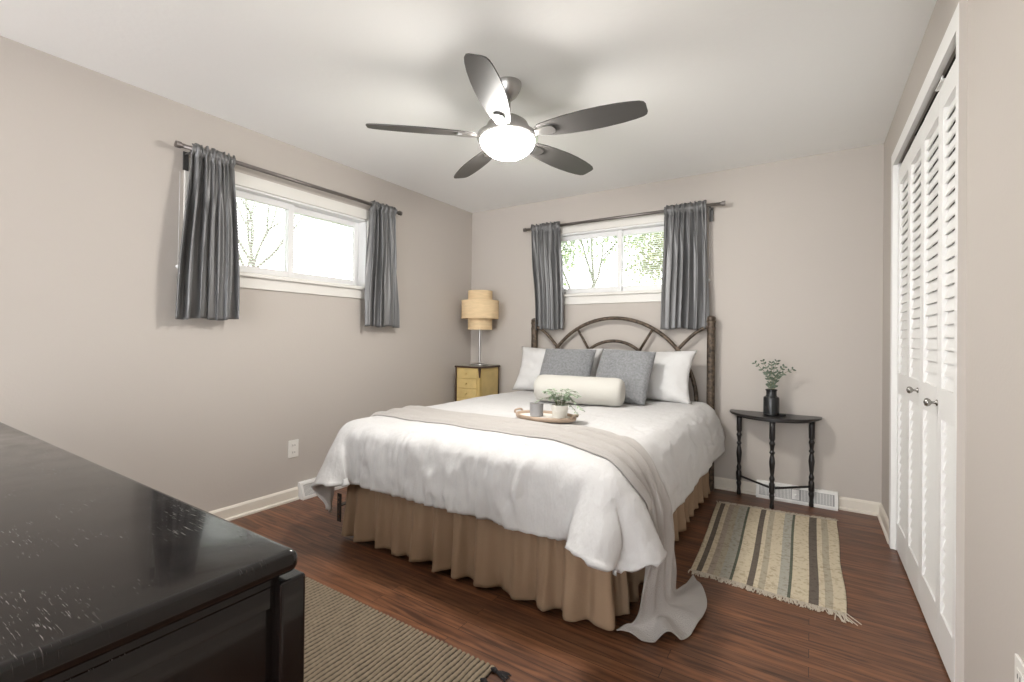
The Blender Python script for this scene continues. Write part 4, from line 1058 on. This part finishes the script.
# ------------------------------------------------------------------ jute rug with dark tassels
def jute():
    x0, x1, y0, y1 = -2.35, -0.905, 0.515, 1.325
    P = []; rib = (x1 - x0) / JR; nxr = JR * 6; nyr = 150
    for i in range(nxr + 1):
        x = lerp(x0, x1, i / nxr); row = []
        k = int((x - x0) / rib)
        rb = abs(math.sin(PI * (x - x0) / rib))
        for j in range(nyr + 1):
            y = lerp(y0, y1, j / nyr)
            wv = 0.5 + 0.5 * math.sin(2 * PI * y / 0.021 + (PI if k % 2 else 0) + 0.7 * math.sin(y * 30 + k))
            z = 0.002 + 0.0105 * rb ** 0.6 * (0.82 + 0.18 * wv) + 0.0008 * noise.noise(Vector((x * 60, y * 60, 0)))
            row.append((x + 0.0015 * math.sin(y * 40 + k), y, z))
        P.append(row)
    t = thing('jute_rug', 'brown-grey ribbed jute rug with dark tassels between dresser and bed', 'rug', ((x0 + x1) / 2, (y0 + y1) / 2, 0))
    bm = grid(BM(), P, uv=True); bmesh.ops.recalc_face_normals(bm, faces=bm.faces)
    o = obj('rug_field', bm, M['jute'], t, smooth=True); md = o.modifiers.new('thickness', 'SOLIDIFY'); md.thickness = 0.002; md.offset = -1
    rnd = random.Random(2)
    n = 14
    for k in range(n):
        y = lerp(y0 + 0.02, y1 - 0.015, k / (n - 1)); bm = BM()
        tube(bm, [(x1 - 0.006, y, 0.008), (x1 + 0.008, y, 0.011), (x1 + 0.016, y, 0.009)], [0.005, 0.0085, 0.006], 8)
        for q in range(16):
            a = rnd.uniform(-0.5, 0.5); l = rnd.uniform(0.035, 0.055); yy = y + rnd.uniform(-0.006, 0.006)
            zz = rnd.uniform(0.003, 0.012)
            tube(bm, [(x1 + 0.012, yy, 0.008), (x1 + 0.012 + l * .5, yy + a * l * .4, zz), (x1 + 0.012 + l, yy + a * l, 0.003)], 0.0018, 5)
        obj('tassel', bm, M['tassel'], t)
jute()

# ------------------------------------------------------------------ striped rug
def striped():
    A, B, Cq, D = Vector((-0.54, 3.515, 0)), Vector((0.148, 3.585, 0)), Vector((0.128, 2.385, 0)), Vector((-0.492, 2.415, 0))
    t = thing('striped_rug', 'cream, brown and grey-blue striped woven rug beside the bed', 'rug', (-0.18, 2.97, 0))
    NX, NY = 100, 130; P = []
    for i in range(NX + 1):
        u = i / NX; row = []
        for j in range(NY + 1):
            v = j / NY
            p = (D * (1 - u) + Cq * u) * (1 - v) + (A * (1 - u) + B * u) * v
            p.x += 0.004 * math.sin(v * 5 + u) ; p.y += 0.006 * math.sin(u * 7)
            if u > 0.8: p.x += 0.004 * (u - 0.8) / 0.2 * math.sin(v * 11)
            z = 0.006 + 0.003 * abs(noise.noise(Vector((u * 5, v * 4, 0)))) + 0.0012 * math.sin(v * 2 * PI * 65) * 0.6 + 0.0006 * noise.noise(Vector((u * 60, v * 90, 0)))
            row.append((p.x, p.y, z))
        P.append(row)
    bm = grid(BM(), P, uv=True)
    o = obj('rug_field', bm, M['stripe'], t, smooth=True); md = o.modifiers.new('thickness', 'SOLIDIFY'); md.thickness = 0.005; md.offset = 1 if False else -1
    rnd = random.Random(3)
    for (e, s) in ((0, -1), (NY, 1)):
        bm = BM()
        for k in range(240):
            u = (k + rnd.random()) / 240; q = P[min(NX, int(u * NX))][e]
            x = lerp(P[0][e][0], P[NX][e][0], u); y = q[1]; l = rnd.uniform(0.018, 0.040); a = rnd.uniform(-0.6, 0.6)
            if s < 0 and u > 0.93: l += 0.03; a += 0.4
            tube(bm, [(x, y - s * 0.004, 0.007), (x + a * l * .4, y + s * l * .5, rnd.uniform(0.004, 0.012)), (x + a * l, y + s * l, 0.003)], 0.0022, 4)
        f = obj('fringe', bm, M['fringe'], t); f['kind'] = 'stuff'
striped()

# ------------------------------------------------------------------ outdoors, seen through the blinds
struct('lawn', bx(box(-40, XL - 0.5, -10, 40, -0.75, -0.6), XL - 0.5, 40, YB + 0.5, 40, -0.75, -0.6), M['grass'])
def tree(name, x, y, label, h, leafm, nl, seed, spread=1.0, z0=-0.6, rad=0.13):
    rnd = random.Random(seed); bw = BM(); bl = BM(); tips = []
    def grow(p, d, l, r, lev):
        q = p + d * l; mid_ = (p + q) / 2 + Vector((rnd.uniform(-1, 1), rnd.uniform(-1, 1), 0)) * l * 0.05
        tube(bw, [p, mid_, q], [r, r * 0.85, r * 0.68], 7)
        if lev == 0: tips.append((q, d)); return
        for k in range(rnd.choice((2, 3, 3))):
            nd = (d + Vector((rnd.uniform(-1, 1), rnd.uniform(-1, 1), rnd.uniform(-0.3, 0.6))) * 0.75 * spread).normalized()
            grow(q if k else p + d * l * 0.8, nd, l * rnd.uniform(0.62, 0.85), r * 0.6, lev - 1)
            if lev <= 2: tips.append((q, nd))
    grow(Vector((x, y, z0)), Vector((0, 0, 1)), h * 0.33, rad, 5)
    t = thing(name, label, 'tree', (x, y, z0))
    obj('trunk_and_branches', bw, M['bark'], t)
    if nl:
        for p, d in tips:
            for k in range(nl):
                q = p + Vector((rnd.gauss(0, .22), rnd.gauss(0, .22), rnd.gauss(0, .2)))
                leaf(bl, q, Vector((rnd.uniform(-1, 1), rnd.uniform(-1, 1), rnd.uniform(-1, 1))), rnd.uniform(0.07, 0.12), 0.06)
        f = obj('foliage', bl, leafm, t); f['kind'] = 'stuff'
tree('garden_tree', -8.2, 4.0, 'bare branching tree outside the left wall window', 5.0, M['leafT'], 0, 4, 1.2, rad=0.07)
tree('garden_tree', -4.3, 9.2, 'green leafy tree outside, left pane of the window above the bed', 5.0, M['leafT'], 24, 12, 1.0, rad=0.08)
tree('garden_tree', -1.3, 13.6, 'yellow-green tree outside, right pane of the window above the bed', 6.0, M['leafY'], 22, 31, 1.1, rad=0.10)
